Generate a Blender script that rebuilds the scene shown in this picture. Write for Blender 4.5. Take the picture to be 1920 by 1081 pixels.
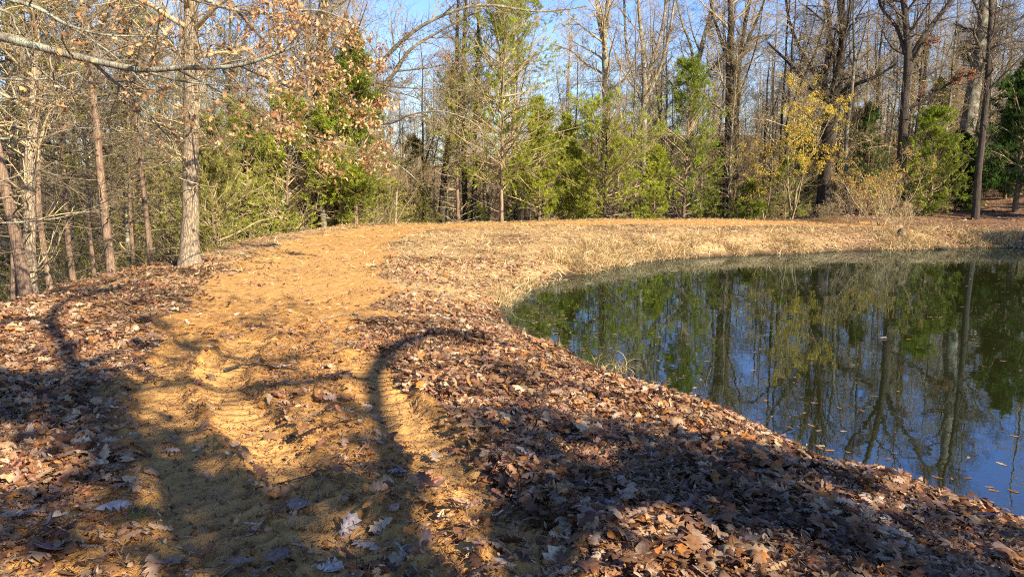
import bpy, math
import numpy as np
from math import radians, sin, cos, pi, atan, tan
for _o in list(bpy.data.objects): bpy.data.objects.remove(_o)
SC = bpy.context.scene
COL = SC.collection
# ------------------------------------------------------------------ camera
CAMZ = 2.05; PITCH = radians(8.05)
cd = bpy.data.cameras.new('camera'); cam = bpy.data.objects.new('camera', cd); COL.objects.link(cam)
cd.sensor_width = 36; cd.lens = 25.0; cd.clip_start = 0.05; cd.clip_end = 2000
cam.location = (0, 0, CAMZ); cam.rotation_euler = (radians(90) - PITCH, 0, 0)
SC.camera = cam
# ------------------------------------------------------------------ sky, sun, exposure
SUN_EL = radians(31); SUN_AZ = radians(137)          # azimuth clockwise from +Y (view direction)
SV = np.array([sin(SUN_AZ) * cos(SUN_EL), cos(SUN_AZ) * cos(SUN_EL), sin(SUN_EL)])
w = bpy.data.worlds.new('World'); SC.world = w; w.use_nodes = True
nt = w.node_tree; nt.nodes.clear()
sky = nt.nodes.new('ShaderNodeTexSky'); sky.sky_type = 'NISHITA'; sky.sun_disc = False
sky.sun_elevation = SUN_EL; sky.sun_rotation = SUN_AZ
sky.altitude = 100; sky.air_density = 1.0; sky.dust_density = 0.1; sky.ozone_density = 3.0
bg = nt.nodes.new('ShaderNodeBackground'); bg.inputs[1].default_value = 0.092
ow = nt.nodes.new('ShaderNodeOutputWorld')
hs = nt.nodes.new('ShaderNodeHueSaturation'); hs.inputs['Saturation'].default_value = 1.17; hs.inputs['Hue'].default_value = .514
nt.links.new(sky.outputs[0], hs.inputs['Color']); nt.links.new(hs.outputs[0], bg.inputs[0]); nt.links.new(bg.outputs[0], ow.inputs[0])
sl = bpy.data.lights.new('sun', 'SUN'); sl.energy = 5.0; sl.angle = radians(0.5); sl.color = (1.0, 0.87, 0.66)
so = bpy.data.objects.new('sun', sl); COL.objects.link(so)
so.rotation_euler = (radians(90) - SUN_EL, 0, -SUN_AZ + pi)
so.location = (10, -10, 20)
SC.view_settings.view_transform = 'Standard'; SC.view_settings.look = 'None'
SC.view_settings.exposure = 1.6; SC.view_settings.gamma = 1.0
SC.cycles.max_bounces = 6; SC.cycles.diffuse_bounces = 3; SC.cycles.glossy_bounces = 3
SC.cycles.transmission_bounces = 3; SC.cycles.transparent_max_bounces = 4
SC.cycles.use_denoising = False; SC.cycles.filter_width = 1.1; SC.cycles.sample_clamp_indirect = 4

F = 1333.0
def ray(px, py):
    x = px - 960.0; y = 540.5 - py
    return np.array([x, F * cos(PITCH) + y * sin(PITCH), y * cos(PITCH) - F * sin(PITCH)])
def at(px, py, D):                                   # point on the ray through a photo pixel at forward distance D
    r = ray(px, py); r = r / r[1] * D
    return np.array([r[0], r[1], r[2] + CAMZ])

# ------------------------------------------------------------------ numpy helpers
def hsh(ix, iy, s):
    n = (ix.astype(np.int64) * 374761393 + iy.astype(np.int64) * 668265263 + s * 982451653) & 0xffffffff
    n = ((n ^ (n >> 13)) * 1274126177) & 0xffffffff
    n = n ^ (n >> 16)
    return (n & 0xffff) / 65535.0
def vn(x, y, s=0):
    x = np.asarray(x, float); y = np.asarray(y, float)
    ix = np.floor(x); iy = np.floor(y); fx = x - ix; fy = y - iy
    fx = fx * fx * (3 - 2 * fx); fy = fy * fy * (3 - 2 * fy)
    a = hsh(ix, iy, s); b = hsh(ix + 1, iy, s); c = hsh(ix, iy + 1, s); d = hsh(ix + 1, iy + 1, s)
    return (a * (1 - fx) + b * fx) * (1 - fy) + (c * (1 - fx) + d * fx) * fy
def fbm(x, y, s=0, o=4):
    t = 0; a = .5; n = 0
    for i in range(o):
        t = t + a * vn(x * 2 ** i, y * 2 ** i, s + i); n += a; a *= .5
    return t / n
def sst(a, b, x):
    t = np.clip((x - a) / (b - a), 0, 1); return t * t * (3 - 2 * t)
def poly_dist(x, y, pts, closed=False):
    """distance to a polyline, arclength parameter, signed side (left positive)"""
    x = np.asarray(x, float); y = np.asarray(y, float)
    best = np.full(x.shape, 1e9); arc = np.zeros(x.shape); side = np.zeros(x.shape); acc = 0
    P = [tuple(p) for p in pts]
    if closed: P = P + [P[0]]
    for (ax, ay), (bx, by) in zip(P[:-1], P[1:]):
        dx, dy = bx - ax, by - ay; L2 = dx * dx + dy * dy; L = math.sqrt(L2)
        t = np.clip(((x - ax) * dx + (y - ay) * dy) / L2, 0, 1)
        ex = x - ax - t * dx; ey = y - ay - t * dy; d = np.sqrt(ex * ex + ey * ey)
        m = d < best
        best = np.where(m, d, best); arc = np.where(m, acc + t * L, arc)
        side = np.where(m, np.sign(dx * (y - ay) - dy * (x - ax)), side); acc += L
    return best, arc, side
def inside(x, y, P):
    c = np.zeros(np.shape(x), bool); n = len(P); j = n - 1
    for i in range(n):
        xi, yi = P[i]; xj, yj = P[j]
        if yi != yj:
            c ^= ((yi > y) != (yj > y)) & (x < (xj - xi) * (y - yi) / (yj - yi) + xi)
        j = i
    return c
def catmull(P, k=6, closed=False):
    P = np.array(P, float); n = len(P); out = []
    rng_ = range(n if closed else n - 1)
    for i in rng_:
        if closed: p0, p1, p2, p3 = P[i - 1], P[i], P[(i + 1) % n], P[(i + 2) % n]
        else: p0, p1, p2, p3 = P[max(i - 1, 0)], P[i], P[i + 1], P[min(i + 2, n - 1)]
        for t in np.linspace(0, 1, k, endpoint=False):
            out.append(.5 * (2 * p1 + (p2 - p0) * t + (2 * p0 - 5 * p1 + 4 * p2 - p3) * t * t + (3 * p1 - p0 - 3 * p2 + p3) * t ** 3))
    if not closed: out.append(P[-1])
    return np.array(out)

# ------------------------------------------------------------------ terrain
POND = catmull([(3.1, 4.25), (4.2, 3.1), (6.5, 1.8), (12, .2), (19, 2), (23, 8), (24.0, 16), (22, 23.5), (17.4, 24.7), (14, 23.9), (11.2, 23.3), (8.6, 22.2),
        (6.3, 21.4), (4.6, 20.6), (3.38, 19.5), (2.5, 18.2), (1.67, 16.9), (.75, 15.2), (.25, 14.2), (-.1, 12.5), (0, 10.7), (.4, 9.3), (1.02, 7.8), (1.7, 6.6), (2.4, 5.2)], 4, True)
ROAD = catmull([(.6, -6), (-.2, 0), (-.85, 2.5), (-1.15, 3.75), (-1.95, 5.4), (-2.95, 8.6), (-3.75, 12.8), (-4.5, 18), (-4.4, 21.5), (-3.1, 24.5), (0, 26.2), (4, 27.2), (10, 27.8), (16, 28.2), (24, 32), (40, 40)], 5)
def pond_d(x, y):
    d, _, _ = poly_dist(x, y, POND, True)
    return np.where(inside(x, y, POND), -d, d) + (fbm(np.asarray(x) * 1.6, np.asarray(y) * 1.6, 17, 3) - .5) * .5
RUTS = [catmull([(-3.35, 7.5), (-3.0, 5.9), (-2.35, 4.7), (-1.75, 3.75), (-1.25, 3.0), (-.6, 2.0), (.3, 0)], 5), catmull([(-1.45, 7.0), (-1.05, 5.6), (-.55, 4.5), (-.2, 3.7), (.15, 2.9), (.8, 1.0)], 5)]
_o = RUTS[0].copy(); _o[:, 0] += .48; _o[:, 1] += .1
RUTS.append(_o[:22])
def height(x, y, fine=True):
    x = np.asarray(x, float); y = np.asarray(y, float)
    d = pond_d(x, y)
    rd, arc, side = poly_dist(x, y, ROAD)
    s = rd * side
    crest = .47 + .26 * sst(8, 26, y)
    up = crest * (1 - np.exp(-np.maximum(d, 0) / 1.15)) * (1 + .0 * d)
    z = np.where(d > 0, up, np.maximum(d * .35, -1.2))
    # outer slope of the dam
    m = 1 - sst(6, 16, x)
    e = np.maximum(s - (3.5 - 1.0 * sst(11.5, 17, y)), 0)
    drop = 3.6 * (1 - np.exp(-(e ** 1.35) * .135)) * m
    z = z - drop
    # ground rising to the right / behind on the right
    z = z + sst(14, 60, x + .35 * (y - 25)) * 3.2 * sst(22, 50, y + .5 * x) * sst(1.5, 8, d)
    z = z + (fbm(x * .35, y * .35, 3, 3) - .5) * .16 * sst(0, 1.5, d)
    z = z + (fbm(x * .08, y * .08, 9, 2) - .5) * 1.6 * sst(4, 18, rd) * sst(3, 10, d)
    z = z + sst(60, 170, np.hypot(x, y)) * 9
    if fine:
        near = 1 - sst(12, 22, np.hypot(x, y))
        road = 1 - sst(.7, 1.5, rd)
        inr0 = 0
        for rt in RUTS: inr0 = np.maximum(inr0, 1 - sst(.13, .24, poly_dist(x, y, rt)[0]))
        z = z + (fbm(x * 2.6, y * 2.6, 21, 4) - .5) * .07 * sst(-.1, .6, d) * (1 - .5 * road)
        z = z + (fbm(x * 13, y * 13, 31, 3) - .5) * .036 * near * (.4 + road) * (1 - .75 * inr0)
        z = z - .03 * road
        for k, rt in enumerate(RUTS):
            q, a, sd = poly_dist(x, y, rt)
            inr = 1 - sst(.17, .22, q + (vn(x * 6, y * 6, 40) - .5) * .08)
            lug = np.abs(((a + .35 * q * (1 if k else -1)) / .15 + (vn(x * 3, y * 3, 44) - .5) * .5) % 1 - .5) * 2
            brk = sst(.35, .6, vn(x * 2.2, y * 2.2, 50 + k))
            z = z - inr * .055 + inr * near * .050 * sst(.25, .5, lug) * (.35 + .65 * brk)
            ridge = np.exp(-((q - .27) / .05) ** 2)
            z = z + ridge * .06 * near * fbm(x * 14, y * 14, 60 + k, 2)
        # churned clods
        for cx, cy, r in ((-1.42, 4.55, .28), (-1.0, 3.55, .35), (.1, 3.1, .5), (-2.1, 3.1, .25), (-1.5, 5.6, .3), (-.7, 4.9, .2), (-2.7, 6.6, .35)):
            g = np.exp(-((x - cx) ** 2 + (y - cy) ** 2) / r ** 2)
            z = z + g * .12 * (fbm(x * 15, y * 15, 71, 3) - .3)
    return z
def ground_px(px, py):
    r = ray(px, py); r = r / np.linalg.norm(r); t0, t1 = 1.5, 90.0
    for _ in range(3):
        t = np.geomspace(t0, t1, 160) if _ == 0 else np.linspace(t0, t1, 30)
        h = height(r[0] * t, r[1] * t, False); k = int(np.argmax(CAMZ + r[2] * t < h)); k = max(k, 1); t0, t1 = t[k - 1], t[k]
    return np.array([0, 0, CAMZ]) + r * t1
def road_mask(x, y):
    rd, _, _ = poly_dist(x, y, ROAD)
    wd = .95 + .45 * sst(4, 13, y) - .2 * sst(24, 30, y) + .12 * (1 - sst(4.5, 6.5, y))
    e = rd + (fbm(x * 1.3, y * 1.3, 81, 3) - .5) * 1.0
    return (1 - sst(wd - .15, wd + .25, e)) * (1 - sst(13, 16, x))

# ------------------------------------------------------------------ mesh building
class MB:
    def __init__(s): s.V = []; s.L = []; s.T = []; s.C = []; s.n = 0
    def add(s, v, f, col=None):
        """v (N,3); f (M,k); col (N,3)"""
        v = np.asarray(v, np.float32).reshape(-1, 3); f = np.asarray(f, np.int64)
        if len(v) == 0: return s
        s.V.append(v); s.L.append((f + s.n).ravel()); s.T.append(np.full(len(f), f.shape[1]))
        s.C.append(np.full((len(v), 3), .5, np.float32) if col is None else np.broadcast_to(np.asarray(col, np.float32), (len(v), 3)))
        s.n += len(v); return s
    def build(s, name, mat, parent=None, smooth=True):
        me = bpy.data.meshes.new(name)
        V = np.concatenate(s.V); L = np.concatenate(s.L).astype(np.int32); T = np.concatenate(s.T).astype(np.int32); C = np.concatenate(s.C)
        me.vertices.add(len(V)); me.vertices.foreach_set('co', V.ravel())
        me.loops.add(len(L)); me.loops.foreach_set('vertex_index', L)
        me.polygons.add(len(T)); st = np.concatenate([[0], np.cumsum(T)[:-1]]).astype(np.int32)
        me.polygons.foreach_set('loop_start', st); me.polygons.foreach_set('loop_total', T)
        me.polygons.foreach_set('use_smooth', np.full(len(T), smooth))
        a = me.color_attributes.new('tint', 'FLOAT_COLOR', 'POINT')
        a.data.foreach_set('color', np.concatenate([C, np.ones((len(C), 1), np.float32)], 1).astype(np.float32).ravel())
        me.update(calc_edges=True); me.materials.append(mat)
        o = bpy.data.objects.new(name, me); COL.objects.link(o)
        if parent: o.parent = parent
        return o
def norm(v): return v / np.maximum(np.linalg.norm(v, axis=-1, keepdims=True), 1e-9)
def tubes(mb, P, R, sides=3, col=None):
    """P (k,n,3), R (k,n)"""
    P = np.asarray(P, float); R = np.asarray(R, float)
    if P.ndim == 2: P = P[None]; R = R[None]
    k, n, _ = P.shape
    if k == 0: return
    T = np.empty_like(P); T[:, 1:-1] = P[:, 2:] - P[:, :-2]; T[:, 0] = P[:, 1] - P[:, 0]; T[:, -1] = P[:, -1] - P[:, -2]
    T = norm(T); D = norm(P[:, -1] - P[:, 0])
    ref = np.where(np.abs(D[:, 2:3]) > .8, np.array([[1., 0.1, 0]]), np.array([[0, .1, 1.]]))[:, None]
    U = norm(np.cross(T, ref)); W = np.cross(T, U)
    a = np.arange(sides) * 2 * pi / sides
    V = P[:, :, None] + R[:, :, None, None] * (U[:, :, None] * np.cos(a)[None, None, :, None] + W[:, :, None] * np.sin(a)[None, None, :, None])
    i = np.arange(n - 1)[:, None] * sides; j = np.arange(sides)[None]
    q = np.stack([i + j, i + (j + 1) % sides, i + sides + (j + 1) % sides, i + sides + j], -1).reshape(-1, 4)
    Fq = (q[None] + (np.arange(k) * n * sides)[:, None, None]).reshape(-1, 4)
    c = None
    if col is not None:
        c = np.asarray(col); c = np.repeat(c, n * sides, 0) if c.ndim == 2 else c
    mb.add(V.reshape(-1, 3), Fq, c)
def interp(P, R, t):
    """P (k,n,3) R (k,n), t (k,m)"""
    n = P.shape[1]; f = t * (n - 1); i = np.minimum(f.astype(int), n - 2); u = (f - i)[..., None]
    kk = np.arange(len(P))[:, None]
    p = P[kk, i] * (1 - u) + P[kk, i + 1] * u; tg = norm(P[kk, i + 1] - P[kk, i])
    r = R[kk, i] * (1 - u[..., 0]) + R[kk, i + 1] * u[..., 0]
    return p, tg, r
def grow(rng, P, R, m, tr, L, ang, n=4, rr=.6, up=.0, jit=.15, tipw=.25, rmin=.0015, lt=0.5, rmax=9, flat=0, ja=10, az=None):
    """m children on each of k parents.  L = child length (scalar) or fraction of the parent when negative."""
    k = len(P); t = tr[0] + (tr[1] - tr[0]) * ((np.arange(m)[None] + rng.random((k, m))) / m)
    p, tg, r = interp(P, R, t)
    pl = np.linalg.norm(P[:, 1:] - P[:, :-1], axis=2).sum(1)[:, None]
    ln = (pl * -L if L < 0 else np.full((k, 1), L)) * (1 - lt * (t - tr[0]) / max(tr[1] - tr[0], .01)) * rng.uniform(.6, 1.25, (k, m))
    rv = rng.normal(size=(k, m, 3)); rv[..., 2] *= (1 - flat)
    if az is not None: rv[..., :2] += az
    pe = norm(rv - (rv * tg).sum(-1, keepdims=True) * tg)
    a = np.radians(ang + rng.normal(0, ja, (k, m)))[..., None]
    d = (tg * np.cos(a) + pe * np.sin(a)).reshape(-1, 3)
    p = p.reshape(-1, 3); ln = ln.reshape(-1, 1); r0 = np.clip(r.reshape(-1) * rr, rmin, rmax)
    Q = np.empty((len(p), n, 3)); Q[:, 0] = p; cur = p
    for s in range(1, n):
        d = norm(d + rng.normal(0, jit, d.shape) + np.array([0, 0, up])); cur = cur + d * ln / (n - 1); Q[:, s] = cur
    Rr = np.maximum(r0[:, None] * (1 - (1 - tipw) * np.linspace(0, 1, n)[None]), rmin * .8)
    return Q, Rr
def frames(rng, T, spread=None):
    """right-handed frames whose x axis is T, random roll"""
    rv = rng.normal(size=T.shape); Y = norm(np.cross(T, rv)); Z = np.cross(T, Y)
    return np.stack([T, Y, Z], -1)
def stamp(mb, tv, tf, pos, Fm, sc, col=None):
    """copies of a template (m,3) at pos (k,3) with frames (k,3,3)"""
    tv = np.asarray(tv, float); tf = np.asarray(tf); k = len(pos); m = len(tv)
    sc = np.broadcast_to(np.asarray(sc, float), (k,)) if np.ndim(sc) < 2 else sc
    S = sc[:, None, None] if sc.ndim == 1 else sc[:, None, :]
    V = pos[:, None] + np.einsum('kij,kmj->kmi', Fm, tv[None] * S)
    Fc = (tf[None] + (np.arange(k) * m)[:, None, None]).reshape(-1, tf.shape[1])
    c = np.repeat(col, m, 0) if col is not None else None
    mb.add(V.reshape(-1, 3), Fc, c)

# ------------------------------------------------------------------ materials
def mat_base(name):
    m = bpy.data.materials.new(name); m.use_nodes = True; t = m.node_tree; t.nodes.clear()
    return m, t, t.nodes.new, t.links.new
def N_(t, kind, **kw):
    n = t.nodes.new(kind)
    for k, v in kw.items():
        if k.startswith('i_'): n.inputs[k[2:].replace('_', ' ')].default_value = v
        else: setattr(n, k, v)
    return n
def ramp(t, stops):
    r = t.nodes.new('ShaderNodeValToRGB'); el = r.color_ramp.elements
    while len(el) < len(stops): el.new(.5)
    for e, (p, c) in zip(el, stops): e.position = p; e.color = (*c, 1)
    return r
def bark(name, c1, c2, scale=14, bump=.5, stretch=.18, lichen=None):
    m, t, new, ln = mat_base(name)
    out = new('ShaderNodeOutputMaterial'); b = N_(t, 'ShaderNodeBsdfPrincipled', i_Roughness=.9); b.inputs['Specular IOR Level'].default_value = .15
    tc = new('ShaderNodeTexCoord'); mp = new('ShaderNodeMapping'); mp.inputs['Scale'].default_value = (1, 1, stretch)
    ln(tc.outputs['Object'], mp.inputs[0])
    n1 = N_(t, 'ShaderNodeTexNoise', i_Scale=scale, i_Detail=6., i_Roughness=.65); ln(mp.outputs[0], n1.inputs['Vector'])
    vo = N_(t, 'ShaderNodeTexVoronoi', i_Scale=scale * 2.2, feature='DISTANCE_TO_EDGE'); ln(mp.outputs[0], vo.inputs['Vector'])
    rp = ramp(t, [(.3, c1), (.7, c2)]); ln(n1.outputs['Fac'], rp.inputs[0])
    cr = ramp(t, [(.0, (.35, .35, .35)), (.12, (1, 1, 1))]); ln(vo.outputs['Distance'], cr.inputs[0])
    mx = N_(t, 'ShaderNodeMix', data_type='RGBA', blend_type='MULTIPLY'); mx.inputs[0].default_value = .7
    ln(rp.outputs[0], mx.inputs[6]); ln(cr.outputs[0], mx.inputs[7])
    last = mx.outputs[2]
    if lichen:
        n2 = N_(t, 'ShaderNodeTexNoise', i_Scale=5., i_Detail=5.); ln(tc.outputs['Object'], n2.inputs['Vector'])
        r2 = ramp(t, [(.52, (0, 0, 0)), (.6, (1, 1, 1))]); ln(n2.outputs['Fac'], r2.inputs[0])
        m2 = N_(t, 'ShaderNodeMix', data_type='RGBA'); ln(r2.outputs[0], m2.inputs[0]); ln(last, m2.inputs[6]); m2.inputs[7].default_value = (*lichen, 1)
        last = m2.outputs[2]
    oi = new('ShaderNodeObjectInfo'); hv = new('ShaderNodeHueSaturation')
    mr = N_(t, 'ShaderNodeMapRange'); mr.inputs['To Min'].default_value = .75; mr.inputs['To Max'].default_value = 1.25
    ln(oi.outputs['Random'], mr.inputs[0]); ln(mr.outputs[0], hv.inputs['Value']); ln(last, hv.inputs['Color'])
    ln(hv.outputs[0], b.inputs['Base Color'])
    bp = N_(t, 'ShaderNodeBump', i_Strength=bump, i_Distance=.02); ad = N_(t, 'ShaderNodeMath', operation='ADD')
    ln(n1.outputs['Fac'], ad.inputs[0]); ln(cr.outputs[0], ad.inputs[1]); ln(ad.outputs[0], bp.inputs['Height']); ln(bp.outputs[0], b.inputs['Normal'])
    ln(b.outputs[0], out.inputs[0]); return m
def leafy(name, trans=.3, var=.25, rough=.7, spec=.2, noise=0., huev=.02, tscale=1.3):
    """tint attribute colour, some translucency; clump colour variation by position"""
    m, t, new, ln = mat_base(name)
    out = new('ShaderNodeOutputMaterial'); b = N_(t, 'ShaderNodeBsdfPrincipled', i_Roughness=rough); b.inputs['Specular IOR Level'].default_value = spec
    at_ = N_(t, 'ShaderNodeAttribute', attribute_name='tint'); tc = new('ShaderNodeTexCoord')
    n1 = N_(t, 'ShaderNodeTexNoise', i_Scale=tscale, i_Detail=3.); ln(tc.outputs['Object'], n1.inputs['Vector'])
    hv = new('ShaderNodeHueSaturation'); mr = N_(t, 'ShaderNodeMapRange'); mr.inputs['From Min'].default_value = .3; mr.inputs['From Max'].default_value = .7
    mr.inputs['To Min'].default_value = 1 - var; mr.inputs['To Max'].default_value = 1 + var
    ln(n1.outputs['Fac'], mr.inputs[0]); ln(mr.outputs[0], hv.inputs['Value']); ln(at_.outputs['Color'], hv.inputs['Color'])
    last = hv.outputs[0]
    if noise:
        n3 = N_(t, 'ShaderNodeTexNoise', i_Scale=noise, i_Detail=4.); ln(tc.outputs['Object'], n3.inputs['Vector'])
        r3 = ramp(t, [(.3, (.6, .56, .52)), (.6, (1.1, 1.1, 1.1))]); ln(n3.outputs['Fac'], r3.inputs[0])
        m3 = N_(t, 'ShaderNodeMix', data_type='RGBA', blend_type='MULTIPLY'); m3.inputs[0].default_value = 1; ln(last, m3.inputs[6]); ln(r3.outputs[0], m3.inputs[7]); last = m3.outputs[2]
        bp = N_(t, 'ShaderNodeBump', i_Strength=.35, i_Distance=.004); ln(n3.outputs['Fac'], bp.inputs['Height']); ln(bp.outputs[0], b.inputs['Normal'])
    ln(last, b.inputs['Base Color'])
    tr = new('ShaderNodeBsdfTranslucent'); ln(last, tr.inputs[0]); ms = new('ShaderNodeMixShader'); ms.inputs[0].default_value = trans
    ln(b.outputs[0], ms.inputs[1]); ln(tr.outputs[0], ms.inputs[2]); ln(ms.outputs[0], out.inputs[0]); return m
def ground_mat(name):
    m, t, new, ln = mat_base(name)
    out = new('ShaderNodeOutputMaterial'); b = N_(t, 'ShaderNodeBsdfPrincipled', i_Roughness=.95); b.inputs['Specular IOR Level'].default_value = .1
    at_ = N_(t, 'ShaderNodeAttribute', attribute_name='tint'); sp = new('ShaderNodeSeparateColor'); ln(at_.outputs['Color'], sp.inputs[0])
    tc = new('ShaderNodeTexCoord')
    def noise(s, d=6., r=.6):
        n = N_(t, 'ShaderNodeTexNoise', i_Scale=s, i_Detail=d, i_Roughness=r); ln(tc.outputs['Object'], n.inputs['Vector']); return n
    nA, nB, nC, nD = noise(2.2), noise(17.), noise(75., 4.), noise(.6, 3.)
    dirt = ramp(t, [(.25, (.22, .10, .030)), (.5, (.44, .235, .071)), (.75, (.57, .355, .135))]); ln(nB.outputs['Fac'], dirt.inputs[0])
    dirt2 = ramp(t, [(.35, (.72, .66, .62)), (.65, (1.1, 1.05, 1.0))]); ln(nA.outputs['Fac'], dirt2.inputs[0])
    dm = N_(t, 'ShaderNodeMix', data_type='RGBA', blend_type='MULTIPLY'); dm.inputs[0].default_value = .8; ln(dirt.outputs[0], dm.inputs[6]); ln(dirt2.outputs[0], dm.inputs[7])
    vo = N_(t, 'ShaderNodeTexVoronoi', i_Scale=26.); ln(tc.outputs['Object'], vo.inputs['Vector'])
    lit = ramp(t, [(0, (.03, .016, .01)), (.35, (.09, .045, .025)), (.6, (.18, .10, .055)), (1, (.30, .19, .11))])
    sv = new('ShaderNodeSeparateColor'); ln(vo.outputs['Color'], sv.inputs[0]); ln(sv.outputs[0], lit.inputs[0])
    str_ = ramp(t, [(.25, (.16, .09, .04)), (.5, (.40, .26, .12)), (.75, (.58, .43, .22))]); ln(nC.outputs['Fac'], str_.inputs[0])
    m1 = N_(t, 'ShaderNodeMix', data_type='RGBA'); ln(sp.outputs[1], m1.inputs[0]); ln(lit.outputs[0], m1.inputs[6]); ln(str_.outputs[0], m1.inputs[7])
    ad = N_(t, 'ShaderNodeMath', operation='ADD'); sb = N_(t, 'ShaderNodeMath', operation='MULTIPLY_ADD'); sb.inputs[1].default_value = .9; sb.inputs[2].default_value = -.45
    ln(nB.outputs['Fac'], sb.inputs[0]); ln(sp.outputs[0], ad.inputs[0]); ln(sb.outputs[0], ad.inputs[1])
    rm = ramp(t, [(.35, (0, 0, 0)), (.65, (1, 1, 1))]); ln(ad.outputs[0], rm.inputs[0])
    m2 = N_(t, 'ShaderNodeMix', data_type='RGBA'); m0 = N_(t, 'ShaderNodeMix', data_type='RGBA'); sc_ = N_(t, 'ShaderNodeMath', operation='MULTIPLY'); sc_.inputs[1].default_value = .6; ln(sp.outputs[1], sc_.inputs[0]); ln(sc_.outputs[0], m0.inputs[0]); ln(dm.outputs[2], m0.inputs[6]); m0.inputs[7].default_value = (.47, .265, .096, 1)
    ln(rm.outputs[0], m2.inputs[0]); ln(m1.outputs[2], m2.inputs[6]); ln(m0.outputs[2], m2.inputs[7])
    mud = N_(t, 'ShaderNodeMix', data_type='RGBA'); ln(sp.outputs[2], mud.inputs[0]); ln(m2.outputs[2], mud.inputs[6]); mud.inputs[7].default_value = (.05, .035, .018, 1)
    ln(mud.outputs[2], b.inputs['Base Color'])
    a2 = N_(t, 'ShaderNodeMath', operation='MULTIPLY_ADD'); a2.inputs[1].default_value = .5; ln(nC.outputs['Fac'], a2.inputs[0]); ln(nB.outputs['Fac'], a2.inputs[2])
    bp = N_(t, 'ShaderNodeBump', i_Strength=1.0, i_Distance=.03); ln(a2.outputs[0], bp.inputs['Height']); ln(bp.outputs[0], b.inputs['Normal'])
    ln(b.outputs[0], out.inputs[0]); return m
def water_mat():
    m, t, new, ln = mat_base('pond water')
    out = new('ShaderNodeOutputMaterial'); d = new('ShaderNodeBsdfDiffuse'); d.inputs[0].default_value = (.012, .013, .003, 1)
    g = new('ShaderNodeBsdfGlossy'); g.inputs[0].default_value = (.62, .80, 1, 1); g.inputs['Roughness'].default_value = .0
    fr = new('ShaderNodeFresnel'); fr.inputs[0].default_value = 3.4
    tc = new('ShaderNodeTexCoord'); mp = new('ShaderNodeMapping'); mp.inputs['Scale'].default_value = (1, 1.0, 1); ln(tc.outputs['Object'], mp.inputs[0])
    n1 = N_(t, 'ShaderNodeTexNoise', i_Scale=2.2, i_Detail=2.); ln(mp.outputs[0], n1.inputs['Vector'])
    n2 = N_(t, 'ShaderNodeTexNoise', i_Scale=14., i_Detail=2.); ln(mp.outputs[0], n2.inputs['Vector'])
    a = N_(t, 'ShaderNodeMath', operation='MULTIPLY_ADD'); a.inputs[1].default_value = .10; ln(n2.outputs['Fac'], a.inputs[0]); ln(n1.outputs['Fac'], a.inputs[2])
    bp = N_(t, 'ShaderNodeBump', i_Strength=.16, i_Distance=.008); ln(a.outputs[0], bp.inputs['Height'])
    ln(bp.outputs[0], g.inputs['Normal']); ln(bp.outputs[0], fr.inputs['Normal'])
    ms = new('ShaderNodeMixShader'); ln(fr.outputs[0], ms.inputs[0]); ln(d.outputs[0], ms.inputs[1]); ln(g.outputs[0], ms.inputs[2]); ln(ms.outputs[0], out.inputs[0]); return m
M_OAK = bark('dark oak bark', (.022, .017, .013), (.085, .068, .052))
M_GREY = bark('grey bark', (.10, .08, .055), (.27, .225, .165), lichen=(.26, .27, .2))
M_TAN = bark('pale furrowed bark', (.19, .14, .09), (.40, .32, .22), scale=16, bump=.9)
M_CEDAR = bark('red cedar bark', (.12, .075, .05), (.32, .22, .15), scale=18, stretch=.08)
M_TWIG = bark('twig bark', (.22, .165, .085), (.48, .37, .21), scale=6, bump=0)
M_DTWIG = bark('dark twig bark', (.06, .047, .033), (.17, .13, .09), scale=6, bump=0)
M_GTWIG = bark('grey brown twig bark', (.085, .066, .042), (.26, .20, .125), scale=6, bump=0)
M_PALE = bark('bleached wood', (.26, .22, .16), (.50, .44, .35), scale=9)
M_LIMB = bark('lichen limb bark', (.10, .085, .06), (.27, .24, .18), scale=10, lichen=(.24, .26, .20))
M_FOL = leafy('evergreen foliage', .40, .4, .6, .25)
M_LEAF = leafy('dry leaves', .3, .12, .65, .25, noise=38.)
M_TLEAF = leafy('leaves on branches', .45, .2, .6, .2)
M_GRASS = leafy('dry grass', .3, .2, .6, .25)
M_GROUND = ground_mat('earth and leaf mould')
M_DIRT = M_GROUND
M_WATER = water_mat()
M_CLOD = bark('earth clods', (.14, .06, .022), (.38, .19, .075), scale=9, bump=.6, stretch=1)

def tag(o, label=None, cat=None, group=None, kind=None):
    if label: o['label'] = label
    if cat: o['category'] = cat
    if group: o['group'] = group
    if kind: o['kind'] = kind
    return o
def empty(name, loc, label, cat, group=None):
    o = bpy.data.objects.new(name, None); o.empty_display_size = .3; COL.objects.link(o); o.location = loc
    return tag(o, label, cat, group)
RNG = np.random.default_rng

# ------------------------------------------------------------------ SETTING: ground, track, water
def spaced(lo, fine0, fine1, hi, step, g):
    mid = list(np.arange(fine0, fine1, step)); a = []; b = []; x = fine1; s = step
    while x < hi: b.append(x); s *= g; x += s
    x = fine0; s = step
    while True:
        s *= g; x -= s
        if x < lo: break
        a.append(x)
    return np.array(a[::-1] + mid + b)
gx = spaced(-260, -4.2, 2.6, 260, .024, 1.032); gy = spaced(-60, 2.2, 6.6, 400, .024, 1.022)
X, Y = np.meshgrid(gx, gy); Z = height(X, Y)
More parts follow.
